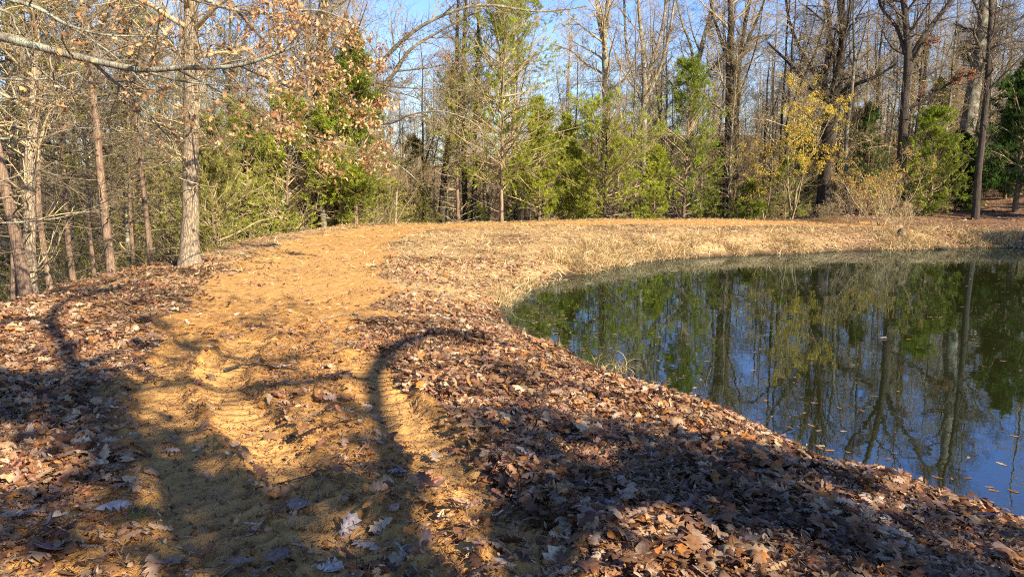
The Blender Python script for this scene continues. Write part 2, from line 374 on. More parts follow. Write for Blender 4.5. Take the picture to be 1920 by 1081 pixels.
# far terrain lifts gently so that the ground reaches the horizon
V = np.stack([X, Y, Z], -1).reshape(-1, 3); nx, ny = len(gx), len(gy)
i = np.arange(ny - 1)[:, None] * nx; j = np.arange(nx - 1)[None]
Q = np.stack([i + j, i + j + 1, i + nx + j + 1, i + nx + j], -1).reshape(-1, 4)
rm = road_mask(X, Y).ravel(); dd = pond_d(X, Y).ravel()
rdd = poly_dist(X, Y, ROAD)[0].ravel(); xf = X.ravel(); yf = Y.ravel()
straw = sst(8, 12, yf) * (1 - sst(0, 2.8, rdd - 2.2) * (1 - sst(-5, -2.5, xf))) * sst(.05, .3, dd) * (1 - sst(7, 14, xf)) * (1 - sst(30, 33, yf)) * sst(.28, .62, fbm(xf * .9, yf * .9, 5, 3) + .08)
rutm = np.zeros(len(xf))
for rt in RUTS: rutm = np.maximum(rutm, 1 - sst(.12, .24, poly_dist(xf, yf, rt)[0]))
mud = (1 - sst(.0, .30, dd + (fbm(xf * 3, yf * 3, 8, 3) - .5) * .25))
tint = np.stack([rm * (1 - .15 * sst(9, 15, yf) * sst(.35, .6, fbm(xf * 2.5, yf * 2.5, 15, 3))), np.maximum(np.maximum(straw, .8 * rm * sst(8, 12, yf)), rutm * rm), mud], -1)
def submesh(name, sel, mat):
    q = Q[sel]; used = np.unique(q); mp = np.zeros(len(V), np.int64); mp[used] = np.arange(len(used))
    return MB().add(V[used], mp[q], tint[used]).build(name, mat)
cen = (rm[Q].mean(1) > .5) & (np.abs(xf[Q[:, 0]]) < 30) & (yf[Q[:, 0]] < 36)
tag(submesh('ground', ~cen, M_GROUND), kind='structure')
tag(submesh('dirt_track', cen, M_DIRT), kind='structure')
# water: the pond outline pushed 0.5 m into the bank
c = POND.mean(0); cl = np.roll(POND, -1, 0) - np.roll(POND, 1, 0); nrm = norm(np.stack([cl[:, 1], -cl[:, 0]], -1))
if inside(*(POND + nrm * .1).T, POND).mean() > .5: nrm = -nrm
W = POND + nrm * .6
wb = MB(); wb.add(np.concatenate([np.c_[W, np.zeros(len(W))]]), np.arange(len(W))[None]); wo = wb.build('pond_water', M_WATER, smooth=False); tag(wo, kind='structure')

# ------------------------------------------------------------------ leaf templates
def oak_template(seg=7, lobes=True, curl=.25):
    """leaf along x 0..1 with lobed outline; returns verts, quads"""
    xs = np.linspace(0, 1, seg)
    if lobes: wd = np.array([.02, .16, .10, .27, .13, .24, .03])[:seg] if seg == 7 else np.array([.02, .12, .2, .1, .3, .16, .34, .14, .27, .12, .02])
    else: wd = .2 * np.sin(xs * pi) ** .7 + .01
    up = lambda x, y: curl * (y * y * 2.2) - .25 * curl * np.sin(x * pi)
    v = []
    for x, w_ in zip(xs, wd):
        sh = .06 if w_ > .18 else -.02
        v += [(x, 0, up(x, 0)), (x + sh, w_, up(x, w_)), (x + sh, -w_, up(x, -w_))]
    f = []
    for k in range(len(xs) - 1):
        a = 3 * k; f += [(a, a + 3, a + 4, a + 1), (a, a + 2, a + 5, a + 3)]
    v = np.array(v) - np.array([.5, 0, 0]); return v, np.array(f)
TMPL = [oak_template(11, True, c) for c in (-.5, .3, .9, 1.8)] + [oak_template(7, True, c) for c in (1.2, -1)]
SIMPLE = [oak_template(7, True, c) for c in (.6, 1.8)]
def far_leaf():
    v = np.array([(-.5, 0, 0), (-.1, .26, .08), (.5, 0, .03), (.05, -.28, .1)]); return v, np.array([[0, 3, 2, 1]])
LEAFCOL = np.array([(.40, .225, .115), (.31, .155, .07), (.48, .31, .17), (.40, .27, .18), (.20, .095, .05), (.52, .38, .23), (.44, .18, .045), (.12, .06, .038), (.34, .22, .17), (.58, .45, .31), (.34, .145, .09)])
LEAFW = np.array([.16, .16, .14, .10, .13, .06, .06, .11, .06, .03, .03]); LEAFW = LEAFW / LEAFW.sum()
def leafcols(rng, k, gain=1.0):
    return LEAFCOL[rng.choice(len(LEAFCOL), k, p=LEAFW)] * rng.uniform(.75, 1.25, (k, 1)) * gain
def ground_frames(rng, x, y, tilt):
    k = len(x); a = rng.uniform(0, 2 * pi, k); T = np.stack([np.cos(a), np.sin(a), rng.normal(0, tilt, k)], -1); T = norm(T)
    e = .06; n = np.stack([-(height(x + e, y, False) - height(x - e, y, False)) / (2 * e), -(height(x, y + e, False) - height(x, y - e, False)) / (2 * e), np.ones(k)], -1)
    n = norm(n + rng.normal(0, tilt, (k, 3))); T = norm(T - (T * n).sum(-1, keepdims=True) * n); Yv = np.cross(n, T)
    return np.stack([T, Yv, n], -1)
def scatter(rng, k, r0, r1, half=50, centre=(0, 0)):
    r = np.sqrt(rng.uniform(r0 ** 2, r1 ** 2, k)); a = np.radians(rng.uniform(-half, half, k))
    return centre[0] + r * np.sin(a), centre[1] + r * np.cos(a)
def litter_density(x, y):
    rmk = road_mask(x, y); d = pond_d(x, y)
    dens = (1 - rmk) * .97 + .045 * rmk
    dens = dens + rmk * .45 * (1 - sst(1.9, 3.1, y)) + rmk * .07 * sst(.5, .75, fbm(x * 1.6, y * 1.6, 91, 3))
    # the straw bank carries fewer leaves
    bank = sst(8.5, 12.5, y) * sst(-5.5, -3.0, x) * (1 - sst(6, 14, x)) * (y < 31)
    dens = dens * (1 - bank * (.35 + .4 * sst(.4, .6, fbm(x * .9, y * .9, 5, 3))))
    dens = dens * (.55 + .45 * sst(.3, .55, fbm(x * 1.1, y * 1.1, 95, 3)))
    dens = dens * sst(-.03, .2, d + (fbm(x * 4, y * 4, 49, 3) - .5) * .5)
    for rt in RUTS: dens = dens * (1 - .85 * (1 - sst(.12, .22, poly_dist(x, y, rt)[0])) * sst(2.6, 3.6, y))
    return dens * (d > .0)
LM = MB(); rng = RNG(11)
for (r0, r1, n, tset, s0, s1, tilt, lift, half) in ((1.2, 5.0, 52000, TMPL, .04, .15, .36, .04, 52), (5.0, 9.0, 70000, TMPL[1:], .045, .14, .36, .04, 50), (9, 16, 62000, SIMPLE, .06, .14, .35, .035, 48), (16, 34, 60000, [far_leaf()], .07, .14, .15, .02, 48), (34, 75, 30000, [far_leaf()], .16, .28, .3, .03, 44)):
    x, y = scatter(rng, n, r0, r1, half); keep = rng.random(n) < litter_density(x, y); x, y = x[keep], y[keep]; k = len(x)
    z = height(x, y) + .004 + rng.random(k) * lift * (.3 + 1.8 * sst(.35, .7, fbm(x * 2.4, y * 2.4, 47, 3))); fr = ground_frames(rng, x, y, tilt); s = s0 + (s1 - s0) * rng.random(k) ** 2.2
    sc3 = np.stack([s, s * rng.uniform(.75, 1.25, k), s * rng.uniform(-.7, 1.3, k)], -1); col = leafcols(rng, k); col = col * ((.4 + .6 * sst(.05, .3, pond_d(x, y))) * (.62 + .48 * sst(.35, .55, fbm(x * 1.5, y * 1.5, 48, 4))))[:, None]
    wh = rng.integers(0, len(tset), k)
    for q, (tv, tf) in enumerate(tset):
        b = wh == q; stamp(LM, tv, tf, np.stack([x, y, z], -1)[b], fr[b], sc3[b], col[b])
for (r0, r1, n) in ((1.2, 4.5, 60000), (4.5, 9, 80000)):                 # broken and crumbled leaf
    x, y = scatter(rng, n, r0, r1, 48); keep = rng.random(n) < litter_density(x, y) * .9 + .05; x, y = x[keep], y[keep]; k = len(x)
    stamp(LM, *far_leaf(), np.stack([x, y, height(x, y) + rng.uniform(.006, .055, k)], -1), ground_frames(rng, x, y, .5), np.stack([rng.uniform(.01, .045, k), rng.uniform(.008, .03, k), rng.uniform(.01, .04, k)], -1), leafcols(rng, k, .75))
# a ring of litter beside and behind the camera
x = rng.uniform(-14, 12, 16000); y = rng.uniform(-9, 3, 16000); keep = rng.random(16000) < litter_density(x, y) * ((np.abs(np.degrees(np.arctan2(x, y))) > 50) | (np.hypot(x, y) < 1.2)); x, y = x[keep], y[keep]; k = len(x)
stamp(LM, *SIMPLE[0], np.stack([x, y, height(x, y) + .015], -1), ground_frames(rng, x, y, .3), rng.uniform(.08, .14, k), leafcols(rng, k))
tag(LM.build('leaf_litter', M_LEAF), 'brown and tan fallen oak leaves carpeting both sides of the dirt track', 'leaf litter', kind='stuff')

# straw and bits of twig on the bank and the track
SB = MB(); rng = RNG(12)
def straw_set(n, r0, r1, l0, l1, wid, fn, cols, tilt=.22):
    x, y = scatter(rng, n, r0, r1, 47); keep = rng.random(n) < fn(x, y); x, y = x[keep], y[keep]; k = len(x)
    tv = np.array([(-.5, -1, 0), (0, -1, .05), (.5, -.5, 0), (.5, .5, 0), (0, 1, .05), (-.5, 1, 0)]); tf = np.array([[0, 1, 4, 5], [1, 2, 3, 4]])
    s = rng.uniform(l0, l1, k); sc3 = np.stack([s, np.full(k, wid) * rng.uniform(.6, 1.4, k), s], -1)
    c = cols[rng.integers(0, len(cols), k)] * rng.uniform(.7, 1.25, (k, 1))
    stamp(SB, tv, tf, np.stack([x, y, height(x, y) + rng.uniform(.004, .03, k)], -1), ground_frames(rng, x, y, tilt), sc3, c)
STR = np.array([(.56, .41, .19), (.42, .29, .12), (.64, .50, .27), (.26, .16, .07), (.38, .24, .11)])
DRK = np.array([(.10, .055, .03), (.20, .11, .05), (.30, .18, .09), (.45, .30, .16)])
straw_set(26000, 1.6, 8, .02, .09, .0022, lambda x, y: (pond_d(x, y) > .05) * (.25 + .75 * road_mask(x, y)), DRK)
straw_set(60000, 6.5, 15, .03, .11, .0028, lambda x, y: (pond_d(x, y) > .05) * (.35 + .4 * (1 - road_mask(x, y))), STR)
straw_set(60000, 13, 31, .09, .26, .008, lambda x, y: (pond_d(x, y) > .02) * (.95 - .7 * road_mask(x, y)) * (x > -6), STR, .35)
straw_set(9000, 8, 26, .05, .15, .005, lambda x, y: road_mask(x, y) * sst(.35, .6, fbm(x * 2.5, y * 2.5, 15, 3)), STR)
tag(SB.build('scattered_straw', M_GRASS, smooth=False), 'pale straw and twig fragments scattered over the track and pond bank', 'straw', kind='stuff')

# earth crumbs on the churned track
CB = MB(); rng = RNG(13)
t8 = []; ph = (1 + 5 ** .5) / 2
ico = norm(np.array([(-1, ph, 0), (1, ph, 0), (-1, -ph, 0), (1, -ph, 0), (0, -1, ph), (0, 1, ph), (0, -1, -ph), (0, 1, -ph), (ph, 0, -1), (ph, 0, 1), (-ph, 0, -1), (-ph, 0, 1)]))
icf = np.array([(0, 11, 5), (0, 5, 1), (0, 1, 7), (0, 7, 10), (0, 10, 11), (1, 5, 9), (5, 11, 4), (11, 10, 2), (10, 7, 6), (7, 1, 8), (3, 9, 4), (3, 4, 2), (3, 2, 6), (3, 6, 8), (3, 8, 9), (4, 9, 5), (2, 4, 11), (6, 2, 10), (8, 6, 7), (9, 8, 1)])
for q in range(4):
    x, y = scatter(rng, 9000, 1.8, 9, 48); cl_ = sst(.5, .7, fbm(x * 2.2, y * 2.2, 77, 3)) + .12
    for cx, cy, r in ((-1.42, 4.55, .3), (-1.0, 3.55, .4), (.1, 3.1, .6), (-2.1, 3.1, .3), (-.6, 3.0, .5)): cl_ = cl_ + np.exp(-((x - cx) ** 2 + (y - cy) ** 2) / r ** 2)
    keep = rng.random(9000) < 1.5 * cl_ * road_mask(x, y); x, y = x[keep], y[keep]; k = len(x)
    s = .003 + .017 * rng.random(k) ** 3; a = rng.normal(size=(k, 3)); fr = frames(rng, norm(a))
    tv = ico * rng.uniform(.65, 1.2, (12, 1)); stamp(CB, tv, icf, np.stack([x, y, height(x, y) + s * .3], -1), fr, np.stack([s * 1.3, s, s * .8], -1))
tag(CB.build('earth_clods', M_CLOD), 'orange crumbs of churned earth lying along the wheel ruts', 'clods', kind='stuff')

# leaves and scum floating on the pond
FB = MB(); rng = RNG(14)
n = 22000; x = rng.uniform(-1, 20, n); y = rng.uniform(3.5, 25, n); d = pond_d(x, y)
keep = (d < -.02) & (rng.random(n) < np.exp(d / .45) * 1.2 + .03 + .3 * (y > 9) * sst(.6, .75, fbm(x * .5, y * 1.6, 33, 3))); x, y = x[keep], y[keep]; k = len(x)
a = rng.uniform(0, 2 * pi, k); T = np.stack([np.cos(a), np.sin(a), a * 0], -1); Nn = np.tile([0, 0, 1.], (k, 1)); fr = np.stack([T, np.cross(Nn, T), Nn], -1)
stamp(FB, *SIMPLE[0], np.stack([x, y, np.full(k, .004)], -1), fr, np.stack([rng.uniform(.02, .08, k)] * 2 + [np.full(k, .012)], -1), leafcols(rng, k, .8))
tag(FB.build('floating_leaves', M_LEAF), 'small brown leaves and scum floating on the pond near its banks', 'floating leaves', kind='stuff')

# ------------------------------------------------------------------ TREES
def bare_tree(seed, H, r, P0=None, R0=None, limbs=9, lt=(.35, .97), langle=38, lfrac=.38, sub=6, twig=5, fine=2, up=.035, fork=None, lean=(0, 0), jit=.12, wig=.02, tw_l=.55, leafn=0, leafc=None, leafs=.09, rmin=.0036, n0=9, az=None, flare=1.35):
    """returns (trunk mesh data, crown MB, leaf MB or None) in local coordinates"""
    rng = RNG(seed); tk = MB(); cr = MB()
    if P0 is None:
        zz = np.linspace(0, 1, n0); wob = np.cumsum(rng.normal(0, wig * H / n0, (n0, 2)), 0); wob -= wob[0]
        P0 = np.stack([lean[0] * zz * H + wob[:, 0], lean[1] * zz * H + wob[:, 1], zz * H - .25], -1); R0 = r * (1 - .82 * zz ** 1.1)
    P0 = np.array(P0, float); R0 = np.array(R0, float)
    Pt = catmull(P0, 4); tt = np.linspace(0, 1, len(P0)); Rt = np.interp(np.linspace(0, 1, len(Pt)), tt, R0)
    hz = Pt[:, 2] - Pt[0, 2]; Rt = Rt * (1 + (flare - 1) * np.exp(-hz / (.9 * r + .25)))
    Pt = Pt + RNG(seed + 5).normal(0, r * .04, Pt.shape) * (hz[:, None] > .3)
    tubes(tk, Pt, Rt, 12 if r > .1 else 7)
    mains = [(Pt, Rt)]
    if fork:
        for (F0, FR) in fork:
            Fp = catmull(np.array(F0, float), 4); FRr = np.interp(np.linspace(0, 1, len(Fp)), np.linspace(0, 1, len(FR)), FR); tubes(tk, Fp, FRr, 8); mains.append((Fp, FRr))
    allt = []
    for mi, (Pm, Rm) in enumerate(mains):
        trr = lt if mi == 0 else (.12, .97)
        L1, Q1 = grow(rng, Pm[None], Rm[None], max(2, limbs if mi == 0 else int(limbs * .7)), trr, -(lfrac if mi == 0 else lfrac * .9), langle, 8, .42, up, jit, .15, rmin * 2, lt=.45, rmax=r * .34, az=az)
        tubes(cr, L1, Q1, 6)
        L2, Q2 = grow(rng, L1, Q1, sub + 2, (.12, .98), -.55, 44, 5, .5, up * .6, jit * 1.2, .25, rmin * 1.6, lt=.5); tubes(cr, L2, Q2, 4)
        L3, Q3 = grow(rng, L2, Q2, twig + 1, (.08, 1), -tw_l, 42, 4, .55, up * .4, jit * 1.3, .4, rmin, lt=.4); tubes(cr, L3, Q3, 3)
        T0, TQ = grow(rng, Pm[None], Rm[None], limbs * 4, (max(trr[0] - .22, .08), 1), 1.0, 60, 5, .2, up, .2, .3, rmin, lt=.2, rmax=.02); tubes(cr, T0, TQ, 3)
        tt2 = [L3]
        if fine:
            L4, Q4 = grow(rng, L3, Q3, fine, (.15, 1), -.6, 38, 3, .7, up * .3, jit * 1.3, .5, rmin * .85, lt=.3); tubes(cr, L4, Q4, 3); tt2.append(L4)
            L5, Q5 = grow(rng, T0, TQ, 7, (.15, 1), -.5, 42, 3, .7, .02, .2, .5, rmin * .85, lt=.3); tubes(cr, L5, Q5, 3)
        allt.append(np.concatenate([q[:, -1] for q in tt2]))
    lf = None
    if leafn:
        ends = np.concatenate(allt); lf = MB(); idx = rng.integers(0, len(ends), leafn)
        # leaves gather in patches
        nz = fbm(ends[:, 0] * .6 + seed, ends[:, 2] * .6 + ends[:, 1] * .4, seed, 2); idx = idx[rng.random(leafn) < sst(.35, .6, nz[idx])]
        p = ends[idx] + rng.normal(0, .06, (len(idx), 3)); T = norm(rng.normal(size=p.shape) + np.array([0, 0, -.7]))
        c = np.array(leafc)[rng.integers(0, len(leafc), len(idx))] * rng.uniform(.75, 1.3, (len(idx), 1))
        stamp(lf, *SIMPLE[0], p, frames(rng, T), rng.uniform(.6, 1.3, len(idx)) * leafs, c)
    return tk, cr, lf
def spray_template():
    v = []; f = []; rg = RNG(5)
    for k in range(13):
        a = rg.uniform(0, 2 * pi); t0 = k / 13 * .8; d = norm(np.array([1.0, cos(a) * .75, sin(a) * .75])); L = .42 * (1 - .35 * t0)
        s = norm(np.cross(d, rg.normal(size=3))) * .034; b = np.array([t0, 0, 0]); i0 = len(v)
        v += [b, b + d * L * .5 + s, b + d * L, b + d * L * .5 - s]; f.append((i0, i0 + 1, i0 + 2, i0 + 3))
    return np.array(v), np.array(f)
SPRAY = spray_template()
GR = {'lime': [(.32, .34, .03), (.24, .29, .025), (.40, .40, .05), (.16, .20, .022)], 'green': [(.19, .25, .022), (.23, .28, .028), (.13, .18, .018), (.27, .31, .035)],
      'yellow': [(.34, .30, .07), (.26, .25, .045), (.40, .34, .11), (.19, .19, .035)], 'deep': [(.045, .09, .014), (.06, .12, .018), (.035, .07, .012), (.09, .15, .022)],
      'olive': [(.27, .25, .06), (.20, .20, .045), (.33, .28, .09), (.14, .15, .03)]}
def cedar(seed, H, r, W, col='green', base=.12, nb=46, dens=1.0, spray=.17, droop=.0, shape=.8, lean=(0, 0), gap=.25, flat=.0, dead=10, top=.98, prof=None):
    rng = RNG(seed); tk = MB(); br = MB(); fo = MB()
    n0 = 9; zz = np.linspace(0, 1, n0); wob = np.cumsum(rng.normal(0, .012 * H / 3, (n0, 2)), 0); wob -= wob[0]
    P0 = np.stack([lean[0] * zz * H + wob[:, 0], lean[1] * zz * H + wob[:, 1], zz * H - .25], -1); Pt = catmull(P0, 3); R = r * (1 - .93 * np.linspace(0, 1, len(Pt)))
    R = R * (1 + .4 * np.exp(-np.linspace(0, H, len(Pt)) / .4)); tubes(tk, Pt, R, 9)
    # live boughs: length follows the crown profile
    t = base + (top - base) * (np.arange(nb) + rng.random(nb)) / nb
    p, tg, rr = interp(Pt[None], R[None], t[None]); p = p[0]; u = (t - base) / (1 - base)
    pf = (1 - u) ** shape * (.45 + .55 * sst(-.05, .22, u)) if prof is None else np.interp(u, *prof)
    ln = (W * pf * rng.uniform(.4, 1.4, nb) + .12)[:, None]
    a = rng.uniform(0, 2 * pi, nb); d = norm(np.stack([np.cos(a), np.sin(a), .25 + .9 * u + rng.normal(0, .15, nb)], -1))
    n = 6; Qp = np.empty((nb, n, 3)); Qp[:, 0] = p; cur = p
    for s in range(1, n):
        d = norm(d + rng.normal(0, .1, d.shape) + np.array([0, 0, .06 - droop])); cur = cur + d * ln / (n - 1); Qp[:, s] = cur
    Rq = np.clip(ln * .016, .004, .04) * (1 - .8 * np.linspace(0, 1, n)[None]); tubes(br, Qp, Rq, 4)
    L2, Q2 = grow(rng, Qp, Rq, 6, (.18, 1), -.42, 48, 4, .6, .03, .14, .4, .0025, lt=.5, flat=flat); tubes(br, L2, Q2, 3)
    L3, Q3 = grow(rng, L2, Q2, 4, (.1, 1), -.5, 42, 3, .6, .04, .14, .5, .002, lt=.4, flat=flat); tubes(br, L3, Q3, 3)
    if dead:                                            # bare dead boughs low on the stem
        D1, E1 = grow(rng, Pt[None], R[None], dead, (.06, base + .25), W * .6, 82, 6, .22, .02, .12, .2, .003, lt=.1, rmax=.016); tubes(br, D1, E1, 4)
        D2, E2 = grow(rng, D1, E1, 5, (.2, 1), -.4, 50, 4, .6, .0, .16, .4, .0025); tubes(br, D2, E2, 3)
        D3, E3 = grow(rng, D2, E2, 3, (.2, 1), -.5, 45, 3, .6, .0, .16, .4, .0022); tubes(br, D3, E3, 3)
    segs = np.concatenate([L3.reshape(-1, 3, 3)[:, 1:], L2[:, 2:], Qp[:, -2:]]); segs = segs[rng.random(len(segs)) > gap * .5]
    nz = fbm(segs[:, 0, 0] * 1.3 + seed, segs[:, 0, 2] * 1.3 + segs[:, 0, 1] * .7, seed, 2); segs = segs[nz > gap]
    m = max(1, int(round(5 * dens))); tt = rng.random((len(segs), m, 1)); pos = (segs[:, 0:1] * (1 - tt) + segs[:, 1:2] * tt).reshape(-1, 3)
    T = norm(np.repeat(segs[:, 1] - segs[:, 0], m, 0)); T = norm(T + rng.normal(0, .35, T.shape) + np.array([0, 0, .15 - droop]))
    g = np.array(GR[col]); c = g[rng.integers(0, len(g), len(pos))] * rng.uniform(.75, 1.25, (len(pos), 1))
    stamp(fo, *SPRAY, pos, frames(rng, T), spray * rng.uniform(.7, 1.3, len(pos)), c)
    return tk, br, fo
def place(name, loc, parts, label, cat, group=None, rz=0, sc=1):
    """parts: list of (name, MB or mesh, material)"""
    e = empty(name, loc, label, cat, group); e.rotation_euler.z = rz; e.scale = (sc, sc, sc)
    for nm, mb, mt in parts:
        if mb is None: continue
        o = mb.build(nm, mt, e) if isinstance(mb, MB) else None
    return e
def clone(root, loc, rz, sc, label, group, szz=None):
    r = root.copy(); COL.objects.link(r); r.location = loc; r.rotation_euler.z = rz; r.scale = (sc, sc, szz or sc); r['label'] = label
    if group: r['group'] = group
    for ch in list(root.children):
        c = ch.copy(); COL.objects.link(c); c.parent = r
    return r
def base_at(px, D, dz=0):
    x = (px - 960) / 1338 * D; return np.array([x, D, float(height(x, D, False)) + dz])
def rel(pts, base): return [np.array(at(px, py, D)) - base for (px, py, D) in pts]
def wpx(w_, D): return w_ / 1333 * D / 2

# --- the trunk at the left edge of the track
b = np.array([*ground_px(357, 499)[:2], 0]); b[2] = float(height(b[0], b[1], False))
D = b[1]
P = [np.array([0, 0, -.2])] + rel([(357, 470, D), (357, 400, D), (358, 300, D), (359, 200, D), (359, 100, D), (357, 0, D), (350, -150, D), (356, -330, D), (350, -520, D)], b)
P[1][0] *= .5
tk, cr, lf = bare_tree(101, 9, .15, P0=P, R0=[.21, .165, .152, .145, .14, .13, .12, .10, .07, .03], limbs=12, lt=(.5, .97), langle=65, lfrac=.26, sub=6, twig=4, up=.05, leafn=700, leafc=[(.42, .20, .09), (.50, .28, .14), (.30, .13, .06)], leafs=.11, flare=1.55, jit=.16)
for nm, pts, wd in (('a', [(365, 55, D), (385, 35, D - .3), (405, 15, D - .5), (440, -10, D - .8)], (.05, .04, .03, .02)), ('b', [(352, 205, D - .1), (390, 262, D - .6), (400, 258, D - .7), (415, 250, D - .9)], (.014, .012, .01, .006))):
    Pp = catmull([p - b for p in [at(*q) for q in pts]], 5); tubes(cr, Pp, np.interp(np.linspace(0, 1, len(Pp)), np.linspace(0, 1, 4), wd), 6)
place('oak_tree', b, [('trunk', tk, M_TAN), ('crown', cr, M_TWIG), ('leaves', lf, M_TLEAF)], 'straight pale grey-brown trunk standing alone at the left edge of the track', 'tree')

# --- oak outside the frame on the left whose limbs reach across the top left
b = np.array([-9.5, 7.5, 0.]); b[2] = float(height(b[0], b[1], False))
def limb(mb, b, pts, w0, w1, sides=8):
    Pp = catmull([at(*q) - b for q in pts], 5); Rr = np.linspace(w0, w1, len(Pp)) * RNG(int(w0 * 1e4)).uniform(.92, 1.1, len(Pp)); tubes(mb, Pp, Rr, sides); return Pp, Rr
tk = MB(); zz = np.linspace(-.3, 9, 14); Pt = np.stack([.02 * zz * 0, 0 * zz, zz], -1); tubes(tk, Pt, np.interp(zz, [-.3, .3, 4, 9], [.36, .27, .22, .12]), 14)
li = MB(); tw = MB(); lv = MB(); rng = RNG(201)
top = np.array([0, 0, 3.6])
LIMBS = [([(-230, 30, 7.6), (-60, 55, 7.6), (60, 85, 7.5), (150, 108, 7.4), (260, 130, 7.3), (350, 127, 7.2), (440, 124, 7.1), (520, 100, 7.0), (560, 82, 7.0)], .052, .010),
 ([(-200, -60, 7.8), (20, 0, 7.8), (75, 18, 7.8), (130, 48, 7.8), (200, 66, 7.8), (300, 68, 7.9)], .026, .007),
 ([(-200, -30, 8.2), (0, 18, 8.2), (30, 50, 8.2), (65, 120, 8.1), (130, 170, 8.0), (175, 185, 8.0)], .020, .006),
 ([(170, 112, 7.4), (210, 150, 7.5), (240, 172, 7.6), (275, 215, 7.8), (320, 260, 7.9)], .020, .005),
 ([(260, 130, 7.3), (330, 150, 7.2), (390, 158, 7.1), (450, 160, 7.0)], .014, .005),
 ([(-150, -200, 8.5), (150, -60, 8.8), (330, -10, 9.8), (480, 25, 11), (600, 20, 12), (690, 60, 13)], .045, .008),
 ([(330, 128, 7.2), (420, 175, 9), (520, 230, 11), (600, 262, 12.5), (700, 285, 13.5)], .018, .006),
 ([(430, 5, 10.5), (520, 100, 12), (600, 150, 13), (690, 210, 14)], .020, .005),
 ([(-220, 250, 8.6), (0, 190, 8.8), (90, 185, 8.9), (160, 175, 9)], .016, .005),
 ([(-200, 380, 8.0), (0, 340, 8.2), (60, 318, 8.4), (110, 330, 8.5)], .014, .004),
 ([(-150, 130, 9.0), (60, 150, 9.2), (200, 120, 9.5), (330, 90, 9.8)], .016, .005),
 ([(-120, -100, 8.2), (100, 30, 8.4), (220, 110, 8.7), (300, 190, 9.0)], .018, .005),
 ([(-200, 240, 9.0), (40, 262, 9.2), (150, 240, 9.5), (300, 255, 9.8)], .014, .005),
 ([(-100, 420, 8.5), (60, 415, 8.6), (160, 395, 8.8), (250, 350, 9)], .014, .004)]
ends = []
for q, (pts, w0, w1) in enumerate(LIMBS):
    Pp, Rr = limb(li, b, pts, w0, w1)
    L2, Q2 = grow(rng, Pp[None], Rr[None], 17 if q < 8 else 10, (.25, 1), .95, 48, 6, .45, .0, .17, .3, .0028, lt=.35, rmax=.012); tubes(tw, L2, Q2, 4)
    L3, Q3 = grow(rng, L2, Q2, 8, (.15, 1), -.5, 42, 4, .6, .0, .18, .4, .0020, lt=.4); tubes(tw, L3, Q3, 3)
    L4, Q4 = grow(rng, L3, Q3, 3, (.2, 1), -.5, 40, 3, .7, .0, .18, .4, .0017, lt=.4); tubes(tw, L4, Q4, 3)
    ends.append((q, np.concatenate([L3[:, -1], L4[:, -1]])))
LV = {10: 60, 11: 60, 0: 120, 4: 60, 5: 800, 6: 650, 7: 700, 3: 40, 1: 30}
for q, e in ends:
    n = LV.get(q, 0)
    if not n: continue
    if 5 <= q <= 7: e = e[e[:, 0] > at(400, 100, 9.5)[0] - b[0]]
    p = e[rng.integers(0, len(e), n)] + rng.normal(0, .05, (n, 3)); T = norm(rng.normal(size=p.shape) + np.array([0, 0, -.9]))
    LC = np.array([(.52, .30, .13), (.40, .21, .09), (.58, .38, .19), (.28, .13, .06), (.60, .42, .24)])
    stamp(lv, *TMPL[4], p, frames(rng, T), rng.uniform(.06, .105, n), LC[rng.integers(0, 5, n)] * rng.uniform(.8, 1.2, (n, 1)))
# joints from the limbs back to the trunk
for pts, w0, w1 in LIMBS:
    if pts[0][0] < 0:
        s = at(*pts[0]) - b; o0 = np.array([0, 0, min(max(s[2] - .5, 1.2), 8.2)]); tubes(li, catmull([o0, (o0 * .6 + s * .4) + np.array([0, 0, .1]), s], 4), np.linspace(w0 * 1.5, w0, 9), 8)
place('oak_tree', b, [('trunk', tk, M_LIMB), ('limbs', li, M_LIMB), ('twigs', tw, M_GTWIG), ('leaves', lv, M_TLEAF)], 'oak whose lichen-grey limbs and rusty leaves reach in from the left across the top', 'tree')

# --- oak with the long limbs sweeping up to the right, behind the left track edge
D = 27.0; b = base_at(596, D)
P = [np.array([0, 0, -.4]), (at(598, 400, D) - b), (at(598, 300, D) - b), (at(600, 200, D) - b), (at(604, 100, D) - b), (at(606, 0, D) - b), (at(600, -120, D) - b), (at(596, -260, D) - b)]
fk = []
for pts, w0, w1 in (([(604, 250, D), (631, 180, D - .3), (696, 139, D - .8), (742, 88, D - 1.2), (807, 40, D - 1.6), (900, 10, D - 2), (1010, 22, D - 2.2), (1100, 12, D - 2.4)], .115, .02),
        ([(606, 290, D), (660, 235, D - .6), (700, 180, D - 1), (742, 134, D - 1.2), (770, 93, D - 1.4), (844, 48, D - 1.6), (900, 20, D - 1.7)], .11, .03),
        ([(660, 235, D - .6), (733, 231, D - 1.5), (770, 215, D - 2), (835, 210, D - 2.3), (900, 240, D - 2.6), (905, 290, D - 2.7)], .045, .012),
        ([(690, 150, D - .8), (733, 162, D - 1.6), (820, 168, D - 2), (900, 171, D - 2.4)], .04, .01),
        ([(640, 330, D - 1), (673, 298, D - 2), (715, 300, D - 2.5), (751, 312, D - 2.8), (790, 346, D - 3)], .035, .012),
        ([(742, 134, D - 1.2), (800, 128, D - 1.8), (860, 118, D - 2.2), (960, 122, D - 2.6)], .035, .008)):
    fk.append(([at(*q) - b for q in pts], [w0, (w0 + w1) / 2, w1]))
tk, cr, lf = bare_tree(303, 10, .22, P0=P, R0=[.30, .25, .235, .225, .21, .16, .11, .05], fork=fk, limbs=16, lt=(.35, .97), langle=50, lfrac=.3, sub=6, twig=6, fine=2, up=.03, leafn=1300, leafc=[(.42, .20, .09), (.36, .15, .06), (.55, .32, .17)], leafs=.085, jit=.17)
